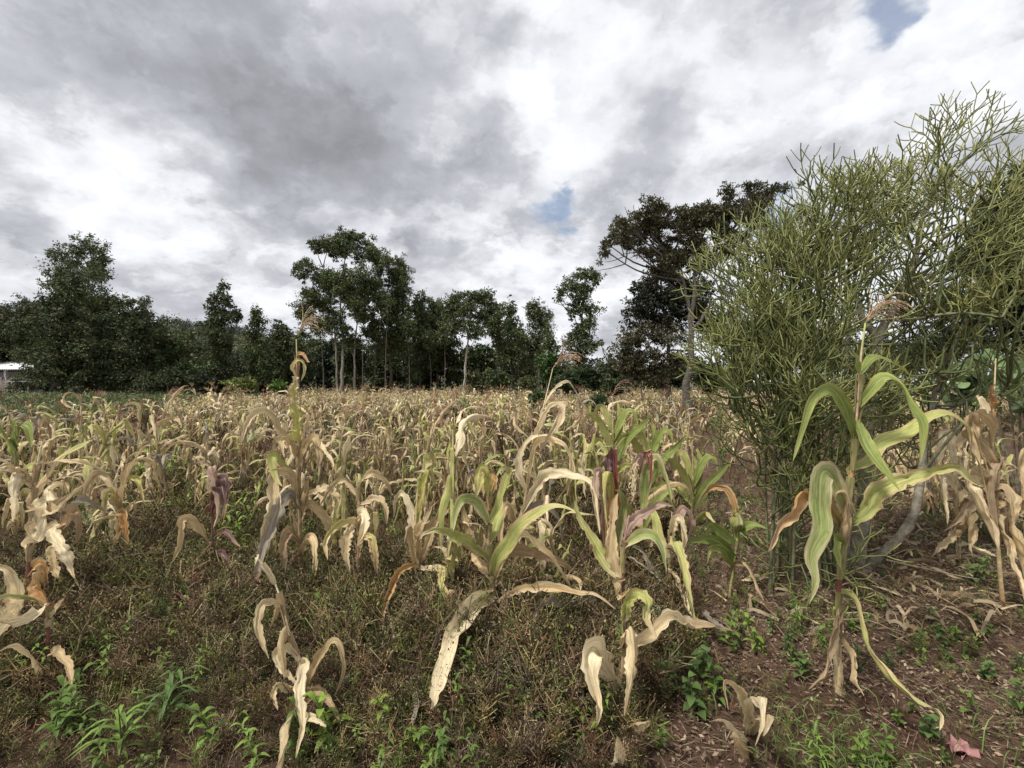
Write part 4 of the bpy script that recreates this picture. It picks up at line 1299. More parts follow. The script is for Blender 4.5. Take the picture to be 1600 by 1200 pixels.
def build_leafy():
    G = [(.16, .25, .045), (.12, .20, .04), (.21, .30, .05), (.10, .165, .045)]
    pr = []
    for i in range(8):
        rnd = np.random.default_rng(200 + i)
        if i < 3: st, lf = weedling(rnd, .20, 16, .09, .034, G[i % 4])
        elif i < 5: st, lf = weedling(rnd, .16, 24, .12, .014, G[i % 4], whorl=True)
        elif i < 7: st, lf = weedling(rnd, .34, 36, .10, .018, G[i % 4])
        else: st, lf = weedling(rnd, .10, 12, .06, .04, G[3])
        pr.append((st, lf, [None]))
    spots = [  # px, py(base), proto, scale, label
        (510, 1000, 0, 1.25, 'bright green broad-leaved weed in the brown weeds right of the bleached leaning corn'),
        (520, 935, 2, .9, 'small bright green weed behind the bleached leaning corn plant'),
        (100, 1120, 0, 1.1, 'green flowering weed low at the left edge'),
        (85, 1165, 1, 1.1, 'broad green weed at the bottom left corner'),
        (255, 1150, 3, 1.5, 'green weed with long narrow leaves at the bottom, left'),
        (190, 1195, 4, 1.4, 'spiky leaved green weed cut by the bottom edge, left'),
        (330, 1215, 0, 1.0, 'green leafy weed at the bottom edge left of the bleached leaning corn'),
        (520, 1185, 2, 1.2, 'leafy weed at the foot of the bleached leaning corn plant'),
        (465, 1215, 1, .9, 'green weed at the bottom edge under the leaning corn'),
        (600, 1150, 2, .9, 'low green weed below the long hanging pale leaf, left side'),
        (650, 1190, 0, 1.0, 'green weed patch below the tip of the long hanging pale leaf'),
        (705, 1200, 7, 1.3, 'round-leaved low weed at the bottom centre'),
        (815, 1140, 2, .8, 'small green weed alone in the dark weeds at the bottom centre'),
        (822, 1175, 0, .8, 'green seedling just under the small weed at the bottom centre'),
        (880, 1160, 2, .7, 'pair of green leaves left of the folded pale corn leaf'),
        (380, 890, 6, 1.6, 'tall feathery green weed between the purple-leaved plant and the tasselled corn'),
        (395, 850, 6, 1.5, 'upright green weed behind the purple-leaved corn plant'),
        (303, 900, 4, 1.4, 'bushy narrow-leaved green weed below the purple-leaved plant'),
        (140, 880, 5, 1.5, 'green weed between the dry corn plants at the left'),
        (130, 850, 6, 1.3, 'feathery green weed at the left beside the torn dry leaf'),
        (705, 925, 4, 1.3, 'spiky green weed between the centre plant and its left neighbour'),
        (680, 965, 1, 1.0, 'green weed under the left neighbour of the centre plant'),
        (1045, 1075, 7, 1.6, 'round-leaved dark green weed right of the front plant'),
        (1090, 1050, 7, 1.7, 'clump of round dark green leaves under the two hanging straw leaves'),
        (1085, 1110, 7, 1.5, 'low green clover-like weed near the bottom centre right'),
        (1120, 1085, 1, 1.0, 'green weed behind the small bent corn at bottom right'),
        (1140, 1010, 0, 1.0, 'dull green weed below the low green corn'),
        (1250, 1060, 7, 1.1, 'short green weed on the soil left of the tall green corn foot'),
        (1180, 1020, 2, .9, 'yellow-green weed on the soil under the pencil tree'),
        (1245, 985, 4, .9, 'fan of narrow green leaves at the pencil tree foot'),
        (1283, 1195, 4, .8, 'grassy green weed at the bottom edge under the tall green corn'),
        (1340, 1190, 0, .7, 'broad green weed at the bottom edge right of the grass tuft'),
        (1380, 1205, 1, .7, 'green weed at the bottom edge left of the pink scrap'),
        (1450, 1160, 7, 1.1, 'low green seedlings beside the tip of the long trailing leaf'),
        (1520, 915, 7, 1.6, 'bright green heart-leaved weed on the litter at right'),
        (1535, 905, 1, 1.0, 'green weed beside the heart-leaved one, left of the bare stalk foot'),
        (1470, 1010, 7, .9, 'tiny green seedlings on the red litter at right'),
        (1590, 1130, 1, 1.0, 'green weed at the right edge low on the soil'),
        (1540, 1070, 7, 1.0, 'low seedlings on the soil at the lower right'),
        (850, 1000, 2, .6, 'faint green sprig in the weeds below the centre plant'),
        (1150, 850, 5, 1.2, 'green sprouting weed behind the low green corn plant'),
        (1015, 760, 6, 2.2, 'dark green weed bush among the green corn trio'),
        (640, 700, 6, 2.2, 'dark green weed standing in the middle of the field'),
        (730, 690, 6, 3.0, 'grey-green weed bush in the middle distance, centre'),
        (215, 770, 6, 2.4, 'green feathery weed behind the rolled tan leaf'),
        (270, 780, 6, 1.8, 'green weed bush in the gap left of the purple-leaved plant'),
        (1130, 730, 5, 2.4, 'green broad weed on the open soil left of the pencil tree'),
        (1560, 720, 5, 1.8, 'green weed behind the heavy dry corn at right'),
    ]
    for (px, py, ip, s, lab) in spots:
        D = CH * FPX / (py - 600)
        st, lf, cache = pr[ip]
        D = max(D, 1.72)
        loc = PX(px, py, D); loc[2] = float(ground_z(loc[0], loc[1]))
        if cache[0] is None:
            o = thing('leafy_weed', lab, 'weed', loc, 'green weeds among the corn')
            build('stem', st, M['green'], o); build('foliage', lf, M['green'], o)
            cache[0] = o
        else:
            o = cache[0].copy(); C.objects.link(o); o['label'] = lab; o.location = loc
            for ch in cache[0].children:
                c = ch.copy(); C.objects.link(c); c.parent = o
        sz = s * 1.05
        o.scale = (sz,) * 3
        o.rotation_euler = (0, 0, rng.uniform(0, 6.28))
    # fine ground cover nobody could count
    mb = MB()
    small = [weedling(np.random.default_rng(300 + i), .07, 10, .035, .022, G[i % 4]) for i in range(6)]
    x, y = scatter(5200, .9, 6.5)
    r = in_right(x, y)
    pt = patch(x, y, 1.3, 2.2)
    keep = (pt > .62) | ((rng.random(len(x)) < .18))
    keep &= r | (rng.random(len(x)) < .6)
    x, y = x[keep], y[keep]
    pk = rng.integers(6, size=len(x))
    for i in range(6):
        s = pk == i; N = s.sum()
        g = MB().add(small[i][0]).add(small[i][1]).geo()
        P3 = np.column_stack([x[s], y[s], ground_z(x[s], y[s])])
        mb.add(inst(g, P3, rng.uniform(0, 6.28, N), rng.uniform(.4, 1.5, N), rng.uniform(.6, 1.15, (N, 1)) * np.ones((1, 3))))
    # sprigs of green higher in the dead weeds
    x, y = scatter(1700, 1.5, 8)
    keep = ~in_right(x, y); x, y = x[keep], y[keep]
    g = MB().add(weedling(np.random.default_rng(333), .26, 20, .06, .016, G[0])[1]).geo()
    N = len(x)
    mb.add(inst(g, np.column_stack([x, y, ground_z(x, y)]), rng.uniform(0, 6.28, N), rng.uniform(.5, 1.2, N), rng.uniform(.5, 1.1, (N, 1)) * np.ones((1, 3))))
    tag(mb.build('ground_cover', M['green']), 'small green seedlings and sprigs dotted over the soil', 'ground cover', kind='stuff')
    # grass tufts
    mb = MB()
    cl = [PX(px, py, CH * FPX / (py - 600))[:2] for px, py in ((1270, 1190), (1320, 1170), (1230, 1120), (1400, 1190), (1300, 1200), (1570, 1170), (240, 1100), (950, 760), (1190, 790))]
    for c in cl:
        n = 60
        P = np.column_stack([c[0] + rng.normal(0, .13, n), c[1] + rng.normal(0, .1, n), np.zeros(n)])
        P[:, 2] = ground_z(P[:, 0], P[:, 1])
        for p in P:
            l = rng.uniform(.05, .14); a = rng.uniform(0, 6.28); e = np.array([cos(a), sin(a), 0])
            q = resample([p, p + e * l * .2 + np.array([0, 0, l * .7]), p + e * l * .7 + np.array([0, 0, l * .8])], 5)
            mb.add(ribbon(q, .0016, np.array((.15, .22, .06)) * rng.uniform(.6, 1.5), rng))
    tag(mb.build('grass', M['green']), 'short green grass tufts on the soil at the bottom right', 'grass', kind='stuff')


build_leafy()


# fallen dry corn leaves lying on the ground, each its own thing
def fallen():
    L_ = [([(1160, 908), (1190, 902), (1236, 900)], 3.3, 13, 'straw', 'pale fallen corn leaf lying left of the pencil tree stems'),
          ([(1165, 925), (1190, 945), (1220, 970)], 3.0, 10, 'tan', 'brown fallen corn leaf lying slanted below the pale one'),
          ([(640, 1140), (652, 1100), (640, 1060), (648, 1030)], 2.3, 8, 'grey', 'grey fallen leaf upright in the weeds left of the long hanging pale leaf'),
          ([(290, 925), (305, 900), (322, 880)], 3.0, 10, 'grey', 'short grey leaf lying in the weeds left of centre'),
          ([(1440, 880), (1490, 900), (1540, 912)], 3.3, 5, 'straw', 'thin dry stalk leaf lying on the litter behind the tall green corn'),
          ([(1600, 985), (1592, 992), (1596, 1000)], 2.5, 16, 'pale', 'pale round leaf on the ground cut by the right edge'),
          ([(1490, 968), (1497, 938), (1505, 935), (1500, 965)], 2.9, 3, 'pale', 'thin bent pale straw on the red litter at right'),
          ([(1545, 1010), (1560, 1018), (1575, 1030)], 2.5, 6, 'pale', 'small pale leaf scrap on the soil at right'),
          ([(1400, 1000), (1440, 990), (1500, 1012)], 2.6, 3, 'tan', 'long thin twig-like dry leaf on the soil right of the tall green corn'),
          ([(350, 1080), (395, 1105), (430, 1120)], 2.1, 3, 'grey', 'thin grey straw lying in the weeds at the lower left')]
    for i, (pts, D, w, key, lab) in enumerate(L_):
        P = np.array([PX(p[0], p[1], D) for p in pts])
        # lay on or just above the ground / weeds
        for k in range(len(P)):
            py = pts[k][1]
            dg = CH * FPX / (py - 600)
            P[k] = PX(pts[k][0], py, dg * (.93 if i in (2, 3, 9) else .985))
        b = P.mean(0)
        g = leaf(P, w / FPX * D, key, n0=(0, -.3, 1), tw=(0, .6), ns=16, nu=5, tear=.2, crumple=.03)
        o = build('fallen_leaf', g, M['leaf'], None, tuple(b))
        tag(o, lab, 'dry leaf', 'fallen dry corn leaves')
    for i, (pts, D_, r_, col_, lab) in enumerate([
        ([(655, 975), (700, 955), (745, 940)], 2.75, .006, (.36, .29, .21), 'grey dead corn stalk lying left of the centre plant foot'),
        ([(800, 905), (860, 925), (905, 960), (975, 965)], 2.75, .006, (.34, .26, .18), 'bent dead stalk lying across the weeds right of the centre plant'),
        ([(985, 870), (1030, 905), (1075, 950)], 2.9, .007, (.40, .35, .28), 'grey broken stalk slanting behind the two hanging straw leaves'),
        ([(1290, 968), (1360, 970), (1420, 1000)], 2.55, .004, (.26, .17, .12), 'thin reddish dead stalk on the litter right of the tall green corn'),
        ([(1385, 875), (1450, 890), (1530, 905)], 3.3, .006, (.32, .24, .17), 'brown dead stalk lying under the heavy dry corn'),
        ([(150, 880), (200, 868), (262, 862)], 3.1, .005, (.30, .24, .17), 'dark thin stalk leaning over the weeds at the left'),
        ([(360, 905), (330, 960), (300, 1010)], 2.6, .004, (.40, .31, .20), 'tan thin stalk leaning in the weeds left of the bleached corn'),
        ([(95, 1080), (125, 1000), (150, 930)], 2.3, .004, (.44, .31, .2), 'upright thin orange-brown stalk at the lower left')]):
        P = []
        for (a_, b_) in pts:
            dg = CH * FPX / (b_ - 600)
            P.append(PX(a_, b_, min(D_, dg * .93)))
        P = resample(P, 18); P[:, :2] += rng.normal(0, .004, (18, 2))
        o = build('dead_stalk', tube(P - P[0], np.linspace(r_, r_ * .5, 18), 6, np.array(col_), np.array(col_) * .8), M['stalk'])
        o.location = P[0]
        tag(o, lab, 'dead stalk', 'dead corn stalks lying about')
    # crumpled pink scrap
    p = PX(1503, 1175, CH * FPX / (1178 - 600)); p[2] = ground_z(p[0], p[1]) + .012
    m = 9
    a, b = np.meshgrid(np.linspace(-1, 1, m), np.linspace(-1, 1, m))
    rr = np.sqrt(a ** 2 + b ** 2)
    V = np.stack([a * .035 * (1 + .2 * rng.normal(size=a.shape)), b * .035 * (1 + .2 * rng.normal(size=a.shape)), .012 * rng.normal(size=a.shape) + .012 * (1 - rr)], -1).reshape(-1, 3)
    K = np.broadcast_to((.42, .21, .20), (m * m, 3)) * rng.uniform(.8, 1.2, (m * m, 1))
    o = build('paper_scrap', (V, grid_faces(m, m), K, np.zeros((m * m, 3))), M['green'], None, None)
    o.location = p
    tag(o, 'crumpled pink scrap lying on the soil at the lower right', 'scrap')
    # yellow fallen flower
    p = PX(1393, 1183, CH * FPX / (1185 - 600)); p[2] = ground_z(p[0], p[1]) + .015
    n = 9
    az = np.linspace(0, 6.28, n, endpoint=False)
    D = np.column_stack([np.cos(az), np.sin(az), np.full(n, .5)]); S = np.column_stack([-np.sin(az), np.cos(az), np.zeros(n)])
    o = build('fallen_flower', kites(np.zeros((n, 3)), nrm(D), S, .02, .013, (.6, .38, .06)), M['green'])
    o.location = p
    tag(o, 'small yellow flower on the soil at the bottom edge', 'flower')


fallen()


# ------------------------------------------------------------------ pencil trees
def pencil_tree(label, base, stems, blobs, seed, tcol, gcol, r0=.03, ncl=1.0, name='pencil_tree'):
    """stems: list of (points, r_start, r_end, 'trunk'|'branch'); blobs: (px,py,rx,ry,D,rd,count)"""
    rnd = np.random.default_rng(seed)
    o = thing(name, label, 'pencil tree', base)
    b = np.array(base)
    sk = []
    for (P, ra, rb, nm) in stems:
        P = resample(P, 22)
        P = P + np.cumsum(rnd.normal(0, .0025, P.shape), 0) * (np.arange(22) / 22)[:, None]
        t = np.linspace(0, 1, 22)
        rad = (ra * (1 - t) + rb * t) * (1 + .06 * rnd.normal(size=22))
        c0 = np.array(tcol); c1 = np.array(gcol) * .6 + np.array(tcol) * .25
        mixf = np.clip((rad - .006) / .008, 0, 1)[:, None]
        K = c1 * (1 - mixf) + c0 * mixf
        g = tube(P - b, rad, 9 if ra > .02 else 6, K * rnd.uniform(.85, 1.15, (22, 1)))
        build(nm, g, M['bark'] if ra > .009 else M['twig'], o)
        sk.append(P[3:])
    SK = np.vstack(sk)
    mb = MB()

    def seg(p, d, l, r_, col, upt):
        q = [p]; dd = d.copy()
        for k in range(3):
            q.append(q[-1] + dd * l / 3)
            dd = nrm(dd + np.array([0, 0, upt]) + rnd.normal(0, .07, 3))
        q = np.array(q)
        mb.add(tube(q, np.linspace(r_, r_ * .82, 4), 4, col, np.array(col) * np.array([1.08, 1.06, .95])))
        return q[-1], nrm(q[-1] - q[-2])

    def grow(p, d, l, r_, depth, maxd):
        t = depth / maxd
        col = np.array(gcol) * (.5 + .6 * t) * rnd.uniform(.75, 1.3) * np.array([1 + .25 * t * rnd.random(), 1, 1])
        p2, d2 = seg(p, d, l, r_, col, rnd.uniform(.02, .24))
        if depth >= maxd: return
        nk = int(rnd.choice([2, 2, 3, 3]))
        a0 = rnd.uniform(0, 6.28)
        A = nrm(np.cross(d2, rdir(1, rnd)[0])); B = np.cross(d2, A)
        for k in range(nk):
            a = a0 + k * 6.28 / nk + rnd.uniform(-.4, .4)
            sp = rnd.uniform(.45, .95)
            nd = nrm(d2 + sp * (A * cos(a) + B * sin(a)) + np.array([0, 0, .06]))
            grow(p2, nd, l * rnd.uniform(.62, .98), r_ * .86, depth + 1, maxd)

    for (px, py, rx, ry, D, rd, cnt) in blobs:
        for _ in range(int(cnt * ncl)):
            u = rdir(1, rnd)[0] * rnd.random() ** .4
            Dp = D + u[1] * rd
            p = PX(px + u[0] * rx, py + u[2] * ry, Dp)
            dist = np.linalg.norm(SK - p, axis=1) + 1.2 * np.maximum(SK[:, 2] - p[2] + .1, 0)
            q = SK[np.argmin(dist)]
            if np.linalg.norm(p - q) > .12:
                mid = (p + q) / 2 + np.array([0, 0, -.06]) + rnd.normal(0, .04, 3)
                P = resample([q, mid, p], 9)
                mb.add(tube(P, np.linspace(.009, .0055, 9), 5, np.array(gcol) * .55, np.array(gcol) * .7))
            d = nrm(nrm(p - q) * 1.0 + np.array([0, 0, .25]) + rnd.normal(0, .25, 3) + .25 * nrm(np.array([u[0], u[1], u[2] * -1])))
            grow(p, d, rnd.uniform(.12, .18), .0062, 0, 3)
    V, F, K, L = mb.geo()
    build('crown', (V - b, F, K, L), M['twig'], o)
    return o


def pencils():
    GC = (.18, .21, .073)
    TC = (.25, .225, .17)
    D = 3.42
    base = PX(1338, 900, D); base[2] = 0
    q = lambda *a: [PX(x, y, d) for x, y, d in a]
    st = [(q((1335, 908, D), (1342, 860, D), (1350, 780, D), (1352, 700, D), (1360, 620, D), (1370, 560, D), (1368, 520, D)), .050, .032, 'trunk'),
          (q((1368, 540, D), (1385, 500, D), (1408, 470, D), (1430, 400, D), (1445, 320, D), (1462, 290, D), (1472, 262, D)), .032, .008, 'branch'),
          (q((1368, 535, D), (1362, 515, D), (1350, 505, D + .05), (1340, 470, D + .15), (1320, 420, D + .2), (1310, 350, D + .2)), .026, .007, 'branch'),
          (q((1345, 898, D - .03), (1375, 868, D - .05), (1410, 835, D - .1), (1430, 800, D - .1), (1440, 740, D), (1450, 660, D + .1), (1480, 560, D + .2), (1530, 450, D + .3)), .034, .008, 'branch'),
          (q((1330, 905, D + .05), (1322, 850, D + .2), (1330, 760, D + .3), (1318, 640, D + .4), (1330, 520, D + .5), (1320, 400, D + .5)), .030, .007, 'branch'),
          (q((1408, 470, D), (1440, 440, D + .2), (1500, 400, D + .4), (1560, 340, D + .4), (1580, 270, D + .4)), .018, .006, 'branch'),
          (q((1385, 500, D), (1430, 500, D - .2), (1500, 490, D - .4), (1570, 500, D - .5)), .014, .006, 'branch'),
          (q((1400, 480, D), (1440, 400, D - .2), (1500, 345, D - .25), (1535, 285, D - .2)), .014, .006, 'branch'),
          (q((1430, 400, D), (1415, 350, D - .05), (1420, 300, D), (1408, 270, D)), .011, .005, 'branch'),
          (q((1440, 740, D), (1480, 690, D - .1), (1530, 640, D - .2), (1580, 600, D - .2)), .013, .005, 'branch'),
          (q((1355, 640, D), (1400, 600, D - .2), (1460, 580, D - .3)), .011, .005, 'branch')]
    bl = [(1485, 265, 28, 35, D, .2, 6), (1430, 300, 25, 30, D, .2, 4), (1565, 300, 35, 30, D, .3, 3), (1520, 350, 50, 35, D, .3, 8), (1615, 330, 30, 30, D, .4, 1),
          (1430, 330, 50, 40, D, .4, 10), (1380, 350, 50, 40, D + .1, .4, 11), (1500, 390, 70, 40, D, .5, 13), (1590, 430, 50, 30, D, .5, 2), (1420, 440, 80, 40, D, .5, 16),
          (1515, 470, 60, 40, D, .6, 9), (1330, 440, 50, 45, D + .3, .4, 13), (1480, 540, 80, 40, D, .5, 12), (1590, 520, 50, 40, D - .3, .4, 7),
          (1400, 530, 60, 40, D + .2, .4, 14), (1430, 620, 70, 40, D + .3, .4, 12), (1540, 620, 50, 35, D, .4, 7), (1390, 700, 50, 50, D + .4, .3, 9), (1330, 560, 40, 50, D + .5, .3, 11),
          (1470, 700, 40, 30, D + .2, .3, 3), (1340, 640, 40, 60, D + .5, .3, 12), (1320, 380, 35, 40, D + .3, .3, 10)]
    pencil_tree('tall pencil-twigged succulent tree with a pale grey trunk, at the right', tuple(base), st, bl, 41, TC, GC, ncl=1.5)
    # bushy neighbour on the left with many thin stems
    D = 3.3
    base = PX(1245, 930, D); base[2] = 0
    st = []
    rnd = np.random.default_rng(77)
    tops = [(1180, 420, 3.4), (1200, 480, 3.3), (1230, 400, 3.4), (1260, 360, 3.4), (1290, 330, 3.5), (1300, 380, 3.5), (1150, 560, 3.2), (1170, 620, 3.0), (1240, 480, 3.1),
            (1270, 500, 3.0), (1300, 540, 3.2), (1215, 560, 3.0), (1150, 640, 3.2), (1190, 430, 3.8), (1260, 420, 3.8)]
    for i, (tx, ty, td) in enumerate(tops):
        bx = 1245 + rnd.uniform(-52, 60); bd = D + rnd.uniform(-.15, .2)
        b0 = PX(bx, 600, bd); b0[2] = -.02
        top = PX(tx, ty, td)
        m1 = b0 * .66 + top * .34; m1[0] += (b0[0] - top[0]) * .22; m1[2] += .12
        m2 = b0 * .33 + top * .67; m2[0] += (b0[0] - top[0]) * .12; m2[2] += .08
        st.append(([b0, m1, m2, top], rnd.uniform(.008, .015), .005, 'trunk' if i == 0 else 'branch'))
    bl = [(1290, 355, 28, 25, 3.4, .2, 8), (1245, 430, 35, 25, 3.4, .3, 9), (1300, 380, 30, 30, 3.3, .3, 8), (1190, 430, 35, 25, 3.5, .3, 12), (1175, 480, 25, 40, 3.5, .3, 12),
          (1230, 460, 50, 35, 3.3, .4, 16), (1290, 470, 40, 40, 3.2, .4, 13), (1170, 560, 28, 45, 3.4, .3, 12), (1200, 550, 50, 45, 3.2, .4, 18), (1270, 570, 50, 45, 3.1, .3, 15),
          (1165, 640, 40, 30, 3.3, .3, 8), (1230, 650, 50, 45, 3.1, .3, 15), (1300, 660, 40, 50, 3.2, .3, 12), (1155, 600, 20, 25, 3.2, .2, 5), (1255, 740, 40, 40, 3.2, .3, 8), (1290, 800, 25, 40, 3.2, .2, 5), (1225, 800, 30, 50, 3.3, .3, 10), (1205, 720, 35, 40, 3.3, .3, 12), (1270, 860, 40, 30, 3.2, .3, 7), (1250, 690, 40, 40, 3.1, .3, 8)]
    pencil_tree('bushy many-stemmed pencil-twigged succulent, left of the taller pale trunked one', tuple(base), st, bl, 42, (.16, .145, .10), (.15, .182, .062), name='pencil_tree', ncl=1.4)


pencils()

# prickly bush with flat pale green leaves on the right
def round_leaf_bush(label, px, py, D, w, h, n, seed, col):
    rnd = np.random.default_rng(seed)
    c = PX(px, py, D); base = (c[0], D, 0)
    o = thing('broadleaf_bush', label, 'bush', base)
    lf = MB(); st = MB()
    top = CH - (py - 600) / FPX * D
    for i in range(9):
        a = rnd.uniform(0, 6.28); r = rnd.uniform(.2, 1) * w / 2
        P = resample([np.zeros(3), np.array([cos(a) * r * .4, sin(a) * r * .4, top * .6]), np.array([cos(a) * r, sin(a) * r, top * rnd.uniform(.8, 1)])], 9)
        st.add(tube(P, np.linspace(.015, .005, 9), 5, (.2, .17, .12)))
    m = 11
    for i in range(n):
        u = rdir(1, rnd)[0] * rnd.random() ** .35
        p = np.array([u[0] * w / 2, u[1] * w / 2, top - h / 2 + u[2] * h / 2])
        nd = nrm(rdir(1, rnd)[0] + np.array([0, -.4, .8])); A = nrm(np.cross(nd, rdir(1, rnd)[0])); B = np.cross(nd, A)
        R_ = rnd.uniform(.05, .10)
        aa = np.linspace(0, 2 * pi, m, endpoint=False)
        rr = R_ * (1 + .12 * np.cos(aa)) * (1 + .04 * rnd.normal(size=m))
        ring = p + (A[None] * (np.cos(aa) * rr)[:, None] + B[None] * (np.sin(aa) * rr * .8)[:, None]) + nd * (.18 * rr * np.cos(2 * aa))[:, None]
        V = np.vstack([ring, p[None] + np.zeros((m, 3)) + nd * -.01])
        F = np.array([[k, (k + 1) % m, m + (k + 1) % m, m + k] for k in range(m)], np.int32)
        K = np.broadcast_to(np.array(col) * rnd.uniform(.65, 1.35), (2 * m, 3)).copy()
        lf.add((V, F, K, np.zeros((2 * m, 3))))
    build('stem', st.geo(), M['bark'], o)
    build('foliage', lf.geo(), M['green'], o)


round_leaf_bush('round-leaved pale green bush behind the heavy dry corn at the right edge', 1590, 545, 5.6, 1.3, .75, 230, 5, (.17, .24, .10))
round_leaf_bush('low dull green broad-leaved bush behind the pencil tree at right', 1500, 565, 6.2, 1.1, .6, 170, 6, (.12, .17, .075))


# ------------------------------------------------------------------ trees
def crown_leaves(c, rx, ry, rz, n, size, rnd, col, droop=.4, puffs=8, gap=.55, asp=.42):
    """leaf shapes on many small sprays thrown loosely through one clump, so the edge stays feathery"""
    k_ = puffs * 3
    u = rdir(k_, rnd) * np.clip(np.abs(rnd.normal(.62, .28, (k_, 1))), 0, 1.35)
    pc = c + u * np.array([rx, ry, rz])
    out = nrm(u + np.array([0, 0, .15]))
    pr = rnd.uniform(.15, .34, (k_, 1)) * np.array([rx + rz, ry + rz, rz * 1.6]) * .5
    k = rnd.integers(k_, size=n)
    d = rnd.normal(0, .55, (n, 3))
    P = pc[k] + d * pr[k] + out[k] * rnd.normal(0, .25, (n, 1)) * pr[k].mean(1, keepdims=True)
    D = nrm(rdir(n, rnd) * .8 + out[k] * .5 + np.array([0, 0, -droop]))
    S = nrm(np.cross(D, rdir(n, rnd)))
    sz = size * rnd.uniform(.55, 1.25, n)
    bright = rnd.uniform(.6, 1.4, (n, 1)) * rnd.uniform(.65, 1.4, (k_, 1))[k]
    hue = 1 + rnd.normal(0, .10, (k_, 3))[k] * np.array([1, .4, .8])
    return kites(P, D, S, sz, sz * asp, np.array(col) * bright * hue)


def tree(name, label, cat, D, base_px, clumps, col, trunk_w, bark, seed, lsize=None, dens=1.0, droop=.4, trunks=None, group=None, top=None, depth=.9, limbs=True, asp=.42, fork=.45, gap=.42):
    """clumps: (px,py,rx,ry); trunk foot at base_px on the ground, depth D"""
    rnd = np.random.default_rng(seed)
    b = PX(base_px, 600, D); b[2] = 0
    o = thing(name, label, cat, tuple(b), group)
    s = D / FPX
    lsize = lsize or .30
    cr = MB(); cents = []
    kids = []
    if limbs:
        cc_ = np.array(clumps, float)
        for i in range(len(cc_)):
            dd_ = np.hypot(cc_[:, 0] - cc_[i, 0], (cc_[:, 1] - cc_[i, 1]) * 1.6)
            for j in np.argsort(dd_)[1:3]:
                if j > i or dd_[j] > 60: continue
                mm = (cc_[i] + cc_[j]) / 2 + rnd.normal(0, 1.5, 4)
                kids.append((mm[0], mm[1], abs(mm[2]) * .8, abs(mm[3]) * .75))
        for (px, py, rx, ry) in clumps:
            for _ in range(2):
                a = rnd.uniform(0, 6.28)
                kids.append((px + cos(a) * rx * rnd.uniform(.7, 1.15), py + abs(sin(a)) * ry * rnd.uniform(.3, 1.2), rx * rnd.uniform(.4, .65), ry * rnd.uniform(.35, .6)))
    main_n = len(clumps)
    clumps = list(clumps) + kids
    for (px, py, rx, ry) in clumps:
        c = PX(px, py, D) - b
        c[1] += rnd.uniform(-1, 1) * depth * (max(abs(px - base_px), 12)) * s * .6
        cents.append(c)
        X, Z = rx * s * 1.12, ry * s * 1.3
        Y = (X + Z) / 2 * depth
        vol = X * Y * Z * 4.19
        n = int(dens * max(60, min(2600, 3.3 * pi * X * Z / (lsize ** 2 * asp * .5))))
        cr.add(crown_leaves(c, X, Y, Z, n, lsize, rnd, col, droop, puffs=9, asp=asp, gap=gap))
    tb = MB()
    cents = np.array(cents)[:main_n]
    ztop = cents[:, 2].max()
    tps = trunks or [[(base_px, 0), (base_px + rnd.uniform(-3, 3), .5), ((cents[np.argmax(cents[:, 2])][0]) / s + base_px, 1)]]
    allt = []
    for ti, tp in enumerate(tps):
        P = []
        tw_ = trunk_w * (.62 if ti == 0 else .42 if tp[0][1] == 0 else .30)
        for (px, fr) in tp:
            q = PX(px, 600, D) - b; q[2] = fr * ztop * .95; P.append(q)
        if tp[0][1] == 0: P[0][2] = -.1
        P = resample(P, 18)
        P[:, :2] += rnd.normal(0, .02, (18, 2)) * (trunk_w * 8)
        t = np.linspace(0, 1, 18)
        rad = tw_ * ((1 - t) * .9 + .12) * (1 + (.5 if tp[0][1] == 0 else 0) * np.exp(-t * 18))
        allt.append(P)
        tb.add(tube(P, rad, 8, np.array(bark) * rnd.uniform(.85, 1.15, (18, 1))))
    if limbs:
        AT = np.vstack(allt)
        for c in cents:
            if c[2] < ztop * .25: continue
            d = np.linalg.norm(AT - c, axis=1) + 1.5 * np.maximum(AT[:, 2] - c[2] + ztop * .12, 0)
            q = AT[np.argmin(d)]
            mid = (q + c) / 2 + np.array([0, 0, -.1 * np.linalg.norm(c - q)]) + rnd.normal(0, .05, 3) * np.linalg.norm(c - q)
            P = resample([q, mid, c], 8)
            tb.add(tube(P, np.linspace(trunk_w * .2, trunk_w * .06, 8), 5, np.array(bark) * rnd.uniform(.7, 1)))
            for k in range(4):
                e = c + rdir(1, rnd)[0] * np.linalg.norm(c - q) * .25
                tb.add(tube(resample([P[5], (P[5] + e) / 2 + rnd.normal(0, .05, 3), e], 5), np.linspace(trunk_w * .08, trunk_w * .03, 5), 4, np.array(bark) * .8))
    tb.build('trunk', M['bark'], o)
    cr.build('crown', M['crown'], o)
    return o


EU = (.095, .115, .045); DK = (.068, .082, .034); OL = (.10, .10, .042); BR_ = (.060, .055, .032); LG = (.070, .095, .030)
GREYB = (.25, .22, .18); DB = (.10, .08, .06)


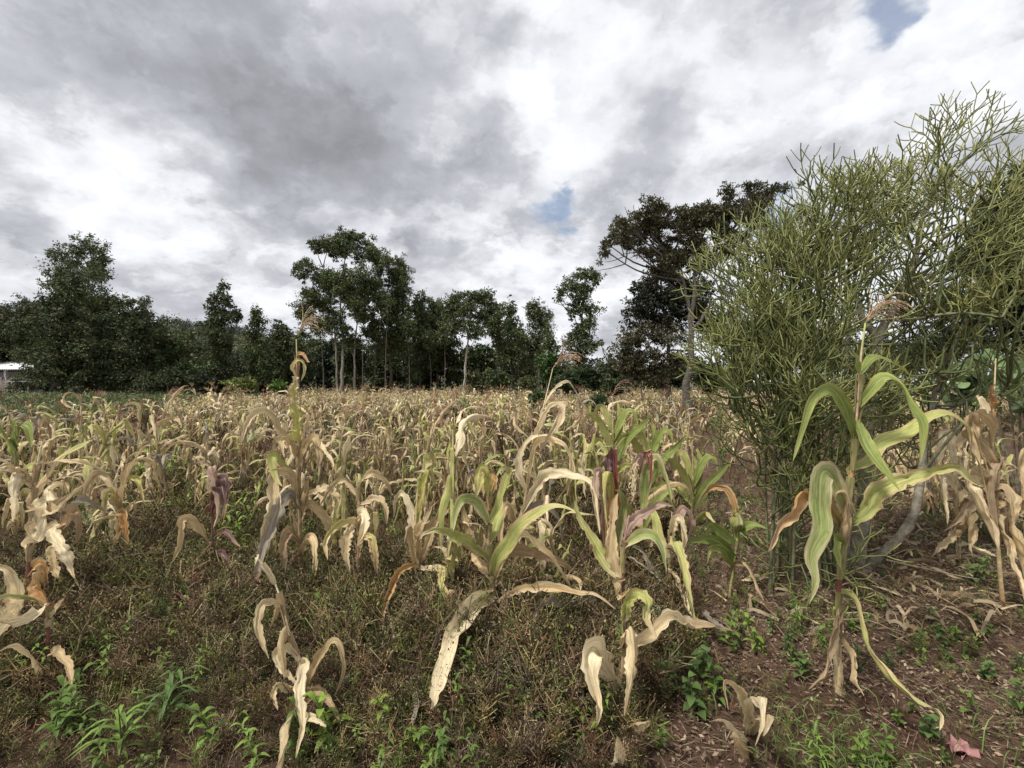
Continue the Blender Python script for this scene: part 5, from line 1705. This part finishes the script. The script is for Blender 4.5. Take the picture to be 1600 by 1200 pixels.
def trees():
    T = tree
    T('eucalyptus_tree', 'tall airy eucalyptus at the far left, highest above the left hill', 'tree', 46, 128,
      [(100, 400, 17, 16), (122, 384, 16, 11), (146, 380, 12, 12), (162, 402, 10, 17), (88, 424, 13, 12), (168, 432, 7, 16), (108, 440, 26, 24), (140, 420, 22, 20), (150, 460, 24, 22), (120, 470, 36, 26), (160, 485, 22, 20)],
      EU, .30, DB, 1, .24, .62)
    T('conifer_tree', 'dense dark pointed tree in front of the tall left eucalyptus', 'tree', 42, 112,
      [(116, 440, 14, 18), (112, 468, 26, 22), (104, 500, 36, 28), (92, 535, 42, 30), (120, 545, 36, 32), (90, 575, 42, 28), (125, 585, 36, 24)],
      DK, .25, DB, 2, .26, 1.0)
    T('broadleaf_tree', 'rounded dark tree at the far left beside the white roofed building', 'tree', 50, 45,
      [(45, 476, 18, 12), (60, 490, 18, 14), (30, 500, 22, 16), (50, 515, 32, 20), (25, 530, 30, 20), (60, 545, 30, 22)], DK, .25, DB, 3, .28, .9)
    T('broadleaf_tree', 'dark spreading tree right of the left eucalyptus, two pointed tips', 'tree', 43, 195,
      [(188, 474, 12, 11), (228, 472, 7, 10), (213, 486, 10, 9), (180, 500, 22, 14), (222, 504, 18, 12), (195, 520, 42, 26), (165, 550, 34, 30), (215, 555, 38, 32), (185, 590, 52, 24)], DK, .25, DB, 4, .26, .9)
    T('broadleaf_tree', 'low dark tree on the slope between the two pointed left trees', 'tree', 46, 262,
      [(250, 520, 22, 16), (275, 535, 26, 18), (245, 550, 28, 22), (285, 565, 28, 22), (260, 590, 34, 18)], EU, .2, DB, 5, .34, 1.1)
    T('slender_tree', 'slender pointed tree standing alone against the sky, left of the big eucalyptus', 'tree', 40, 342,
      [(350, 448, 5, 8), (340, 464, 10, 8), (357, 468, 8, 8), (330, 482, 12, 8), (352, 486, 14, 9), (366, 492, 7, 9), (340, 505, 20, 12), (345, 530, 24, 18), (332, 560, 28, 20), (355, 575, 26, 22), (338, 595, 32, 16)],
      DK, .16, DB, 6, .26, 1.0)
    T('slender_tree', 'small wispy tree top poking over the ridge between slender tree and big eucalyptus', 'tree', 44, 402,
      [(402, 482, 5, 7), (396, 494, 9, 6), (408, 500, 8, 6), (400, 512, 11, 7), (395, 535, 22, 14), (410, 560, 26, 20), (395, 588, 30, 18)], EU, .14, DB, 7, .28, .8)
    T('broadleaf_tree', 'round dark tree at the left foot of the big eucalyptus group', 'tree', 47, 440,
      [(436, 512, 11, 11), (446, 528, 16, 12), (432, 545, 22, 18), (452, 565, 22, 22), (436, 590, 26, 18)], DK, .2, DB, 8, .32, 1.1)
    T('eucalyptus_tree', 'tallest eucalyptus, broad domed crown with pale trunks, left of centre', 'tree', 44, 532,
      [(540, 368, 18, 9), (560, 372, 15, 10), (518, 383, 18, 13), (497, 384, 10, 9), (480, 418, 16, 13), (540, 393, 21, 13), (578, 392, 17, 14), (598, 412, 17, 16), (525, 438, 22, 18),
       (503, 432, 12, 13), (484, 462, 16, 14), (473, 486, 14, 15), (508, 474, 19, 15), (545, 455, 22, 18), (572, 436, 18, 17), (560, 484, 21, 16), (530, 505, 17, 14), (494, 505, 12, 9), (590, 458, 15, 15), (545, 530, 16, 12)],
      EU, .26, GREYB, 9, .22, 1.25, trunks=[[(533, 0), (536, .35), (532, .6), (540, .95)], [(526, 0), (524, .4), (512, .7), (500, .9)], [(553, 0), (556, .4), (570, .7), (585, .9)]], limbs=True)
    T('eucalyptus_tree', 'eucalyptus leaning against the right side of the tallest one, narrow top', 'tree', 46, 610,
      [(624, 408, 10, 11), (632, 424, 12, 13), (615, 432, 15, 15), (634, 446, 11, 12), (622, 460, 18, 15), (602, 478, 18, 18), (628, 486, 17, 15), (598, 510, 22, 18), (625, 515, 20, 16), (610, 545, 24, 18)], EU, .26, DB, 10, .22, .95)
    T('eucalyptus_tree', 'narrow dark eucalyptus just right of the leaning one', 'tree', 48, 656,
      [(656, 466, 11, 11), (650, 484, 14, 13), (666, 498, 12, 14), (650, 515, 20, 17), (665, 540, 22, 20), (650, 565, 24, 20)], EU, .22, DB, 11, .30, 1)
    T('eucalyptus_tree', 'low eucalyptus filling the gap left of the pale forked tree', 'tree', 50, 684,
      [(676, 474, 10, 10), (690, 484, 12, 11), (682, 502, 18, 14), (690, 530, 22, 20), (678, 560, 26, 22)], DK, .22, DB, 12, .32, 1.1)
    T('eucalyptus_tree', 'flat-topped eucalyptus on a pale forked trunk near the centre', 'tree', 42, 724,
      [(720, 463, 16, 9), (740, 466, 16, 10), (762, 463, 14, 10), (700, 478, 14, 11), (725, 483, 20, 12), (755, 484, 20, 13), (776, 482, 11, 12), (703, 503, 16, 13), (728, 506, 18, 12), (758, 508, 17, 12), (780, 506, 12, 14), (745, 524, 10, 6)],
      EU, .24, (.33, .30, .25), 13, .21, .95, trunks=[[(724, 0), (729, .5), (731, .68), (715, .95)], [(730, .62), (745, .8), (760, .95)]])
    T('eucalyptus_tree', 'thin dark eucalyptus right of the forked pale tree', 'tree', 48, 800,
      [(797, 480, 9, 10), (792, 498, 13, 13), (808, 512, 12, 12), (796, 530, 18, 16), (806, 556, 20, 18)], EU, .2, DB, 14, .30, 1)
    T('eucalyptus_tree', 'oval-crowned eucalyptus with gaps showing sky, before the bright cloud', 'tree', 44, 840,
      [(838, 476, 12, 9), (828, 490, 10, 10), (850, 490, 11, 11), (840, 504, 14, 11), (856, 516, 9, 13), (832, 525, 12, 12), (848, 540, 16, 12), (828, 556, 18, 16)], EU, .2, GREYB, 15, .21, .8)
    T('eucalyptus_tree', 'isolated layered tree standing alone left of the umbrella tree', 'tree', 34, 906,
      [(915, 426, 18, 9), (934, 434, 9, 10), (898, 440, 17, 10), (880, 454, 11, 8), (915, 450, 16, 9), (872, 466, 6, 5), (905, 474, 20, 9), (926, 484, 12, 8), (908, 462, 14, 7), (910, 508, 14, 8), (895, 488, 12, 8), (918, 500, 12, 8), (905, 520, 20, 9), (890, 534, 13, 9), (922, 536, 18, 11), (905, 556, 24, 12)],
      EU, .28, DB, 16, .17, .8)
    # the umbrella tree
    T('umbrella_tree', 'spreading umbrella-crowned tree with a rough thick trunk, left of the pencil trees', 'tree', 18.7, 1075,
      [(1016, 326, 20, 9), (1000, 342, 18, 9), (972, 357, 15, 8), (953, 374, 10, 7), (942, 394, 8, 7), (966, 366, 16, 9), (990, 362, 18, 9), (1008, 352, 20, 10), (965, 386, 12, 6), (1012, 366, 18, 8), (1030, 340, 20, 10), (1080, 338, 24, 10), (1108, 338, 22, 12), (1140, 330, 20, 12), (1180, 305, 16, 8), (1165, 330, 18, 9), (1010, 392, 16, 7), (1075, 370, 26, 10), (1040, 398, 20, 9), (1028, 352, 22, 9), (1062, 330, 17, 8), (1064, 354, 22, 9), (1096, 324, 18, 8), (1095, 350, 20, 10), (1130, 306, 16, 9),
       (1122, 334, 18, 10), (1150, 320, 16, 9), (1166, 297, 15, 7), (1200, 301, 15, 8), (1186, 313, 10, 6), (1213, 310, 8, 4), (1150, 348, 16, 9), (1178, 338, 14, 7), (1206, 340, 16, 5), (1230, 345, 8, 4), (1120, 364, 18, 9),
       (1150, 374, 14, 8), (986, 378, 14, 6), (1040, 378, 14, 6), (1085, 386, 22, 12), (1060, 404, 24, 12), (1100, 408, 20, 12), (1130, 395, 15, 10), (1030, 420, 18, 9)],
      (.085, .080, .040), .27, (.12, .105, .085), 17, .12, 1.1, droop=.1, trunks=[[(1076, 0), (1074, .12), (1078, .28), (1082, .5), (1086, .68), (1100, .85), (1130, .98)], [(1082, .45), (1060, .68), (1035, .8), (1000, .92)], [(1080, .4), (1105, .5), (1130, .58), (1155, .64)], [(1086, .66), (1120, .8), (1160, .93)]], depth=.75, gap=.45)
    T('broadleaf_tree', 'dense rounded dark tree behind the umbrella tree trunk', 'tree', 25, 1045,
      [(1030, 428, 20, 13), (1062, 440, 26, 16), (1008, 452, 20, 16), (992, 478, 18, 16), (1028, 466, 26, 19), (1066, 474, 26, 18), (1100, 452, 22, 18), (1008, 500, 24, 14), (1045, 500, 22, 16), (1100, 490, 24, 20), (1120, 520, 24, 24)],
      (.034, .036, .022), .22, DB, 18, .18, 1.15)
    T('broadleaf_tree', 'brownish-green low tree left of the rough trunk, thin grey stems', 'tree', 23, 1010,
      [(980, 528, 20, 16), (1015, 520, 24, 14), (1050, 528, 20, 15), (970, 555, 20, 16), (1000, 556, 22, 18), (1035, 560, 22, 18), (1062, 565, 18, 18), (985, 582, 24, 12), (1030, 588, 24, 12)],
      (.085, .078, .042), .07, (.25, .22, .18), 19, .16, .75, trunks=[[(1005, 0), (1003, .5), (1015, 1)], [(1035, 0), (1038, .5), (1050, .95)], [(975, 0), (978, .5), (980, .95)]])
    T('broadleaf_tree', 'dark spreading tree at the right edge behind the pencil tree', 'tree', 13, 1600,
      [(1600, 285, 34, 28), (1570, 320, 26, 24), (1605, 340, 40, 30), (1550, 350, 24, 20), (1560, 385, 30, 24), (1535, 400, 22, 18), (1600, 400, 40, 34), (1545, 435, 30, 26), (1590, 455, 40, 30), (1560, 480, 40, 24), (1520, 470, 26, 22), (1520, 510, 34, 20), (1600, 515, 40, 26), (1660, 330, 50, 60), (1670, 450, 50, 60), (1650, 260, 40, 30)],
      (.045, .060, .030), .14, DB, 20, .11, 1.9, depth=.8)
    T('broadleaf_tree', 'half hidden green tree behind the bushy pencil tree', 'tree', 22, 1200,
      [(1170, 520, 30, 22), (1215, 500, 30, 20), (1250, 530, 34, 22), (1190, 555, 36, 22), (1240, 570, 36, 20), (1300, 540, 36, 26), (1350, 555, 36, 24), (1400, 545, 40, 26), (1450, 550, 36, 24)], (.045, .06, .028), .14, DB, 21, .18, 1.0)
    # the wood behind: many lower trees
    rnd = np.random.default_rng(99)
    def topy(x):
        return np.interp(x, [-120, 0, 60, 160, 240, 330, 420, 480, 560, 700, 790, 870, 950, 1100, 1300, 1500, 1700],
                        [500, 515, 530, 520, 535, 545, 545, 535, 520, 530, 540, 560, 568, 560, 560, 560, 540])
    words = ['dark', 'dull green', 'blackish green', 'bushy', 'shadowed', 'rounded', 'loose-crowned']
    UW = ['with a pointed side', 'with a full crown', 'with a ragged top', 'standing close', 'set back']
    k = 0
    for x in np.arange(-90, 1130, 34):
        x += rnd.uniform(-9, 9)
        D = rnd.uniform(49, 58)
        ty = topy(x) + rnd.uniform(-6, 12)
        cl = []
        yb = ty + 12
        while yb < 606:
            for s_ in (-1, 1):
                cl.append((x + s_ * rnd.uniform(4, 16), yb, rnd.uniform(15, 22), rnd.uniform(12, 17)))
            yb += 17
        side = 'far left' if x < 150 else 'left' if x < 400 else 'left of centre' if x < 620 else 'centre' if x < 800 else 'right of centre'
        T('understory_tree', f'{words[k % 7]} low tree {UW[k % 5]}, wood behind the field, {side}', 'tree', D, x, cl, [DK, EU, (.032, .045, .024), OL][k % 4] if k % 4 < 3 else DK, .16, DB, 300 + k, .42, 1.1, group='low trees of the wood behind the field', limbs=False)
        k += 1
    # thin bare trunks in the shade of the wood
    TW = ['left of the tallest eucalyptus trunks', 'left foot of the tallest eucalyptus', 'just right of the tallest eucalyptus trunks', 'second right of the tallest eucalyptus trunks', 'under the narrow dark eucalyptus', 'left of the pale forked trunk', 'right of the pale forked trunk', 'second right of the pale forked trunk', 'between narrow and low eucalyptus', 'third right of the tallest eucalyptus trunks', 'right of the oval crowned eucalyptus']
    for i, (x, D, tp) in enumerate([(505, 42, 500), (468, 45, 520), (566, 43, 480), (584, 45, 500), (640, 44, 500), (694, 44, 510), (778, 44, 520), (812, 43, 520), (672, 46, 520), (602, 43, 470), (855, 42, 530)]):
        T('thin_tree', f'{["thin", "slim", "pole-like", "straight"][i % 4]} bare-trunked tree in the shade of the wood, {TW[i]}', 'tree', D, x,
          [(x + rnd.uniform(-8, 8), tp, 10, 9), (x + rnd.uniform(-6, 6), tp + 14, 11, 9)], EU, .11, (.11, .095, .075), 500 + i, .28, .8, group='thin trees at the wood edge')
    # bushes along the edge
    for i, (x, y, rx, ry, D, col, lab) in enumerate([
        (270, 590, 26, 16, 39, (.055, .075, .03), 'rounded green bush at the wood edge below the slender tree, left'),
        (238, 600, 22, 12, 38, DK, 'dark low bush at the wood edge, left'),
        (310, 596, 24, 14, 38, (.04, .05, .025), 'dark bush right of the rounded green one'),
        (376, 600, 26, 9, 37, (.16, .19, .05), 'yellow-green scrub patch at the wood edge, left of the big eucalyptus'),
        (436, 604, 14, 12, 30, (.09, .16, .03), 'bright green bush left of the tall tasselled corn top'),
        (742, 594, 18, 14, 40, (.075, .085, .035), 'olive bush right of the pale forked trunk'),
        (778, 592, 19, 15, 40, (.06, .085, .03), 'green rounded bush second right of the pale forked trunk'),
        (820, 598, 20, 12, 38, EU, 'dark bush below the oval crowned eucalyptus'),
        (856, 570, 18, 20, 33, (.06, .11, .03), 'leafy bright green bush left of the isolated tree foot'),
        (885, 592, 26, 18, 31, (.045, .07, .025), 'wide green bush under the isolated tree'),
        (930, 590, 26, 16, 30, (.04, .06, .025), 'dark green bush between isolated tree and umbrella tree'),
        (960, 603, 30, 11, 26, (.06, .08, .03), 'low spreading bush before the brownish tree'),
        (835, 618, 18, 10, 22, (.05, .09, .03), 'small green bush in the field edge below the tasselled reed-thin corn'),
        (935, 628, 24, 12, 16, (.055, .085, .03), 'low green bush in the field behind the green corn'),
        (1110, 585, 26, 18, 24, (.045, .06, .025), 'dark bush right of the rough trunk'),
        (1150, 590, 26, 16, 23, (.05, .065, .028), 'dark green bush left of the bushy pencil tree'),
        (715, 640, 22, 12, 15, (.075, .085, .04), 'greyish green scrub bush in the middle of the field')]):
        cl = [(x + rnd.uniform(-.5, .5) * rx, y + rnd.uniform(-.3, .3) * ry, rx * .6, ry * .65) for _ in range(5)] + [(x, y + ry * .6, rx * .8, ry * .7)]
        T('green_bush', lab, 'bush', D, x, cl, col, .04, DB, 700 + i, .006 * D + .04, 1.1, limbs=False)


trees()


# scrub strip at the field's left far edge
def scrub():
    mb = MB()
    rnd = np.random.default_rng(12)
    for i in range(3600):
        y = rnd.uniform(11.5, 41); x = rnd.uniform(-1.25, -.45) * y
        px = 800 + x / y * FPX
        if px > 470 or y < 12.5 + max(px, 0) ** 2 / 440 ** 2 * 24: continue
        h = rnd.uniform(.3, .8) * (1 if px < 300 else .8)
        col = [(.15, .18, .07), (.11, .145, .06), (.19, .18, .095), (.09, .12, .05)][rnd.integers(4)]
        mb.add(crown_leaves(np.array([x, y, h * .5]), .5, .4, h * .55, 60, .10 if y < 22 else .16, rnd, col, -.2, 5))
    for i in range(260):
        y = rnd.uniform(40, 46); x = rnd.uniform(-45, 16)
        col = [(.12, .145, .06), (.08, .10, .045), (.16, .15, .08)][rnd.integers(3)]
        mb.add(crown_leaves(np.array([x, y, .4]), .9, .6, .5, 70, .22, rnd, col, -.2, 5))
    tag(mb.build('scrub', M['crown']), 'low green scrub along the far edge of the field', 'scrub', kind='stuff')


scrub()


# ------------------------------------------------------------------ hill and its woods
def hills():
    xs = np.linspace(-420, 260, 90); ys = np.linspace(90, 330, 40)
    X, Y = np.meshgrid(xs, ys)
    Dr = 260
    ridge_px = 800 + X / Dr * FPX
    hy = np.interp(ridge_px, [-700, -200, 0, 120, 240, 330, 430, 560, 700, 1000, 1500], [470, 474, 484, 490, 497, 517, 524, 560, 585, 592, 596])
    H = (600 - hy) / FPX * Dr
    t = np.clip((Y - 90) / (Dr - 90), 0, 1)
    Z = H * (t * t * (3 - 2 * t)) * np.where(Y > Dr, 1 - .2 * (Y - Dr) / 70, 1) - .5 + 1.5 * np.sin(X * .05) * np.cos(Y * .06) * t
    V = np.stack([X, Y, Z], -1).reshape(-1, 3)
    K = np.broadcast_to((.085, .085, .05), (len(V), 3)).copy()
    o = build('hill', (V, grid_faces(len(ys), len(xs)), K, np.zeros((len(V), 3))), M['hill'])
    tag(o, 'low wooded hill rising behind the trees at the left', 'hill', kind='structure')
    mb = MB(); rnd = np.random.default_rng(5)
    n = 1500
    for _ in range(n):
        x = rnd.uniform(-400, 30); y = rnd.uniform(150, 262)
        px = 800 + x / y * FPX
        if px < -150 or px > 640: continue
        tt = (y - 90) / (Dr - 90)
        if px < 28 and .55 < tt < .8: continue
        rp = 800 + x / Dr * FPX
        hh = np.interp(rp, [-700, -200, 0, 120, 240, 330, 430, 560, 700, 1000, 1500], [470, 474, 484, 490, 497, 517, 524, 560, 585, 592, 596])
        z = (600 - hh) / FPX * Dr * (tt * tt * (3 - 2 * tt)) - .5
        s = rnd.uniform(2, 4.5)
        col = np.array([(.045, .06, .035), (.035, .048, .03), (.06, .07, .04), (.05, .05, .035)][rnd.integers(4)])
        mb.add(crown_leaves(np.array([x, y, z + s * .8]), s, s, s * rnd.uniform(.7, 1.2), 75, 1.0, rnd, col, .1, 6))
    tag(mb.build('hillside_wood', M['crown']), 'far woods covering the hill at the left', 'wood', kind='stuff')
    # terraces on the far left slope
    for i, (y0, z) in enumerate(((196, 0), (205, 0), (215, 0))):
        tt = (y0 - 90) / (Dr - 90)
        zc = (600 - 484) / FPX * Dr * (tt * tt * (3 - 2 * tt))
        m = 20
        x = np.linspace(-260, -196 - i * 3, m)
        P = np.column_stack([x, np.full(m, y0) + np.sin(x * .1), np.full(m, zc + .6)])
        A = np.stack([P, P + np.array([0, 3.5, .4]), P + np.array([0, 3.5, -.6]), P + np.array([0, -.2, -1.0])], 1).reshape(-1, 3)
        K = np.broadcast_to((.17, .145, .11), (len(A), 3)) * rnd.uniform(.8, 1.2, (len(A), 1))
        o = build('terrace', (A, grid_faces(m, 4), K, np.zeros((len(A), 3))), M['hill'])
        tag(o, 'bare tan terrace band on the far left hillside', 'terrace', kind='structure')


hills()


# ------------------------------------------------------------------ buildings at the far left
def box(c, s, col, bev=0):
    c = np.array(c, float); s = np.array(s, float) / 2
    v = np.array([[-1, -1, -1], [1, -1, -1], [1, 1, -1], [-1, 1, -1], [-1, -1, 1], [1, -1, 1], [1, 1, 1], [-1, 1, 1]]) * s + c
    F = np.array([[0, 3, 2, 1], [4, 5, 6, 7], [0, 1, 5, 4], [1, 2, 6, 5], [2, 3, 7, 6], [3, 0, 4, 7]], np.int32)
    V = v[F].reshape(-1, 3); F2 = np.arange(24, dtype=np.int32).reshape(6, 4)
    return V, F2, np.broadcast_to(np.asarray(col, float), (24, 3)).copy(), np.zeros((24, 3))


def buildings():
    D = 47.0
    s = D / FPX
    def X(px): return (px - 800) * s
    def Z(py): return CH - (py - 600) * s
    x0, x1 = X(-60), X(44)
    o = thing('farm_building', 'long low building with a white sheet metal roof at the far left', 'building', ((x0 + x1) / 2, D + 3, 0))
    b = np.array(o.location)
    w = x1 - x0
    def ch(name, g, m):
        V, F, K, L = g
        return build(name, (V - b, F, K, L), m, o, smooth=False)
    ch('wall', box(((x0 + x1) / 2, D + 4.5, 1.35), (w - 1.2, 5, 2.7), (.42, .41, .42)), M['wall'])
    # pitched roof sheet, ridge at the back
    zr0, zr1 = Z(577), Z(563)
    P = np.array([[x0, D - .2, zr0], [x1, D - .2, zr0], [x1, D + 4, zr1 + .25], [x0, D + 4, zr1 + .25], [x1, D + 8, zr0], [x0, D + 8, zr0]])
    n = 60
    rows = []
    for t in np.linspace(0, 1, n):
        a = P[0] * (1 - t) + P[1] * t; bq = P[3] * (1 - t) + P[2] * t; c = P[5] * (1 - t) + P[4] * t
        k = .03 * math.sin(t * n * pi)
        rows.append([a + [0, 0, k], bq + [0, 0, k], c + [0, 0, k]])
    V = np.array(rows).reshape(-1, 3)
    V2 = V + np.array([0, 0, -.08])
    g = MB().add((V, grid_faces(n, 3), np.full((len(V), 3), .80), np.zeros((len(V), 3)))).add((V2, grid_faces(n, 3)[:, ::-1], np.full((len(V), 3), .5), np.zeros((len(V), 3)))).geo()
    build('roof', (g[0] - b, g[1], g[2], g[3]), M['roof'], o)
    for px in (6, -30, 40):
        ch('post', box((X(px), D + .2, 1.4), (.22, .22, 2.8), (.6, .6, .62)), M['wall'])
    for px in (-4, 14, 30):
        ch('window', box((X(px), D + 1.98, 1.7), (1.1, .1, .9), (.04, .045, .05)), M['roof'])
    # stone wall in front
    D2 = 43
    s2 = D2 / FPX
    xa, xb = (-70 - 800) * s2, (62 - 800) * s2
    mb = MB(); rnd = np.random.default_rng(8)
    z = 0
    while z < 1.95:
        x = xa + rnd.uniform(-.3, 0)
        while x < xb - .1:
            w_ = rnd.uniform(.35, .6)
            w_ = min(w_, xb - x)
            if not (z > 1.7 and rnd.random() < .4 and x > xb - 4):
                mb.add(box((x + w_ / 2, D2 + rnd.uniform(-.012, .012), z + .11), (w_ - .02, .3, .21), np.array((.30, .25, .22)) * rnd.uniform(.7, 1.25)))
            x += w_
        z += .225
    o = mb.build('stone_wall', M['wall']); tag(o, 'rough grey-brown block wall below the white roofed building', 'wall')
    # small open shed beside the wall's end
    xs, xe = (34 - 800) * (41.5 / FPX), (66 - 800) * (41.5 / FPX)
    o = thing('open_shed', 'low dark open shed at the end of the block wall, far left', 'shed', ((xs + xe) / 2, 41.5, 0))
    b2 = np.array(o.location)
    def ch2(name, g, m):
        V, F, K, L = g; build(name, (V - b2, F, K, L), m, o, smooth=False)
    ch2('roof', box(((xs + xe) / 2, 41.2, 1.62), (xe - xs + .3, 1.9, .08), (.35, .33, .32)), M['roof'])
    ch2('post', box((xe - .07, 40.4, .78), (.12, .12, 1.56), (.4, .36, .32)), M['wall'])
    ch2('post', box((xs + .07, 40.4, .78), (.12, .12, 1.56), (.3, .26, .22)), M['wall'])
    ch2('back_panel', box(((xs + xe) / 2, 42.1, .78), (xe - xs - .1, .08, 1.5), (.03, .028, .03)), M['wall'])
    # ruined block wall to the right, half behind the conifer
    mb = MB()
    xa, xb = (70 - 800) * s2, (102 - 800) * s2
    for r_ in range(9):
        x = xa
        while x < xb:
            if rnd.random() < .85 - r_ * .05:
                mb.add(box((x + .24, 41 + rnd.uniform(-.05, .05), r_ * .23 + .11), (.45, .25, .21), np.array((.33, .31, .30)) * rnd.uniform(.7, 1.2)))
            x += .48
    o = mb.build('ruined_wall', M['wall']); tag(o, 'broken grey block wall half hidden by the dense conifer', 'wall')


buildings()
print('verts', sum(len(m.vertices) for m in bpy.data.meshes), 'objects', len(bpy.data.objects))
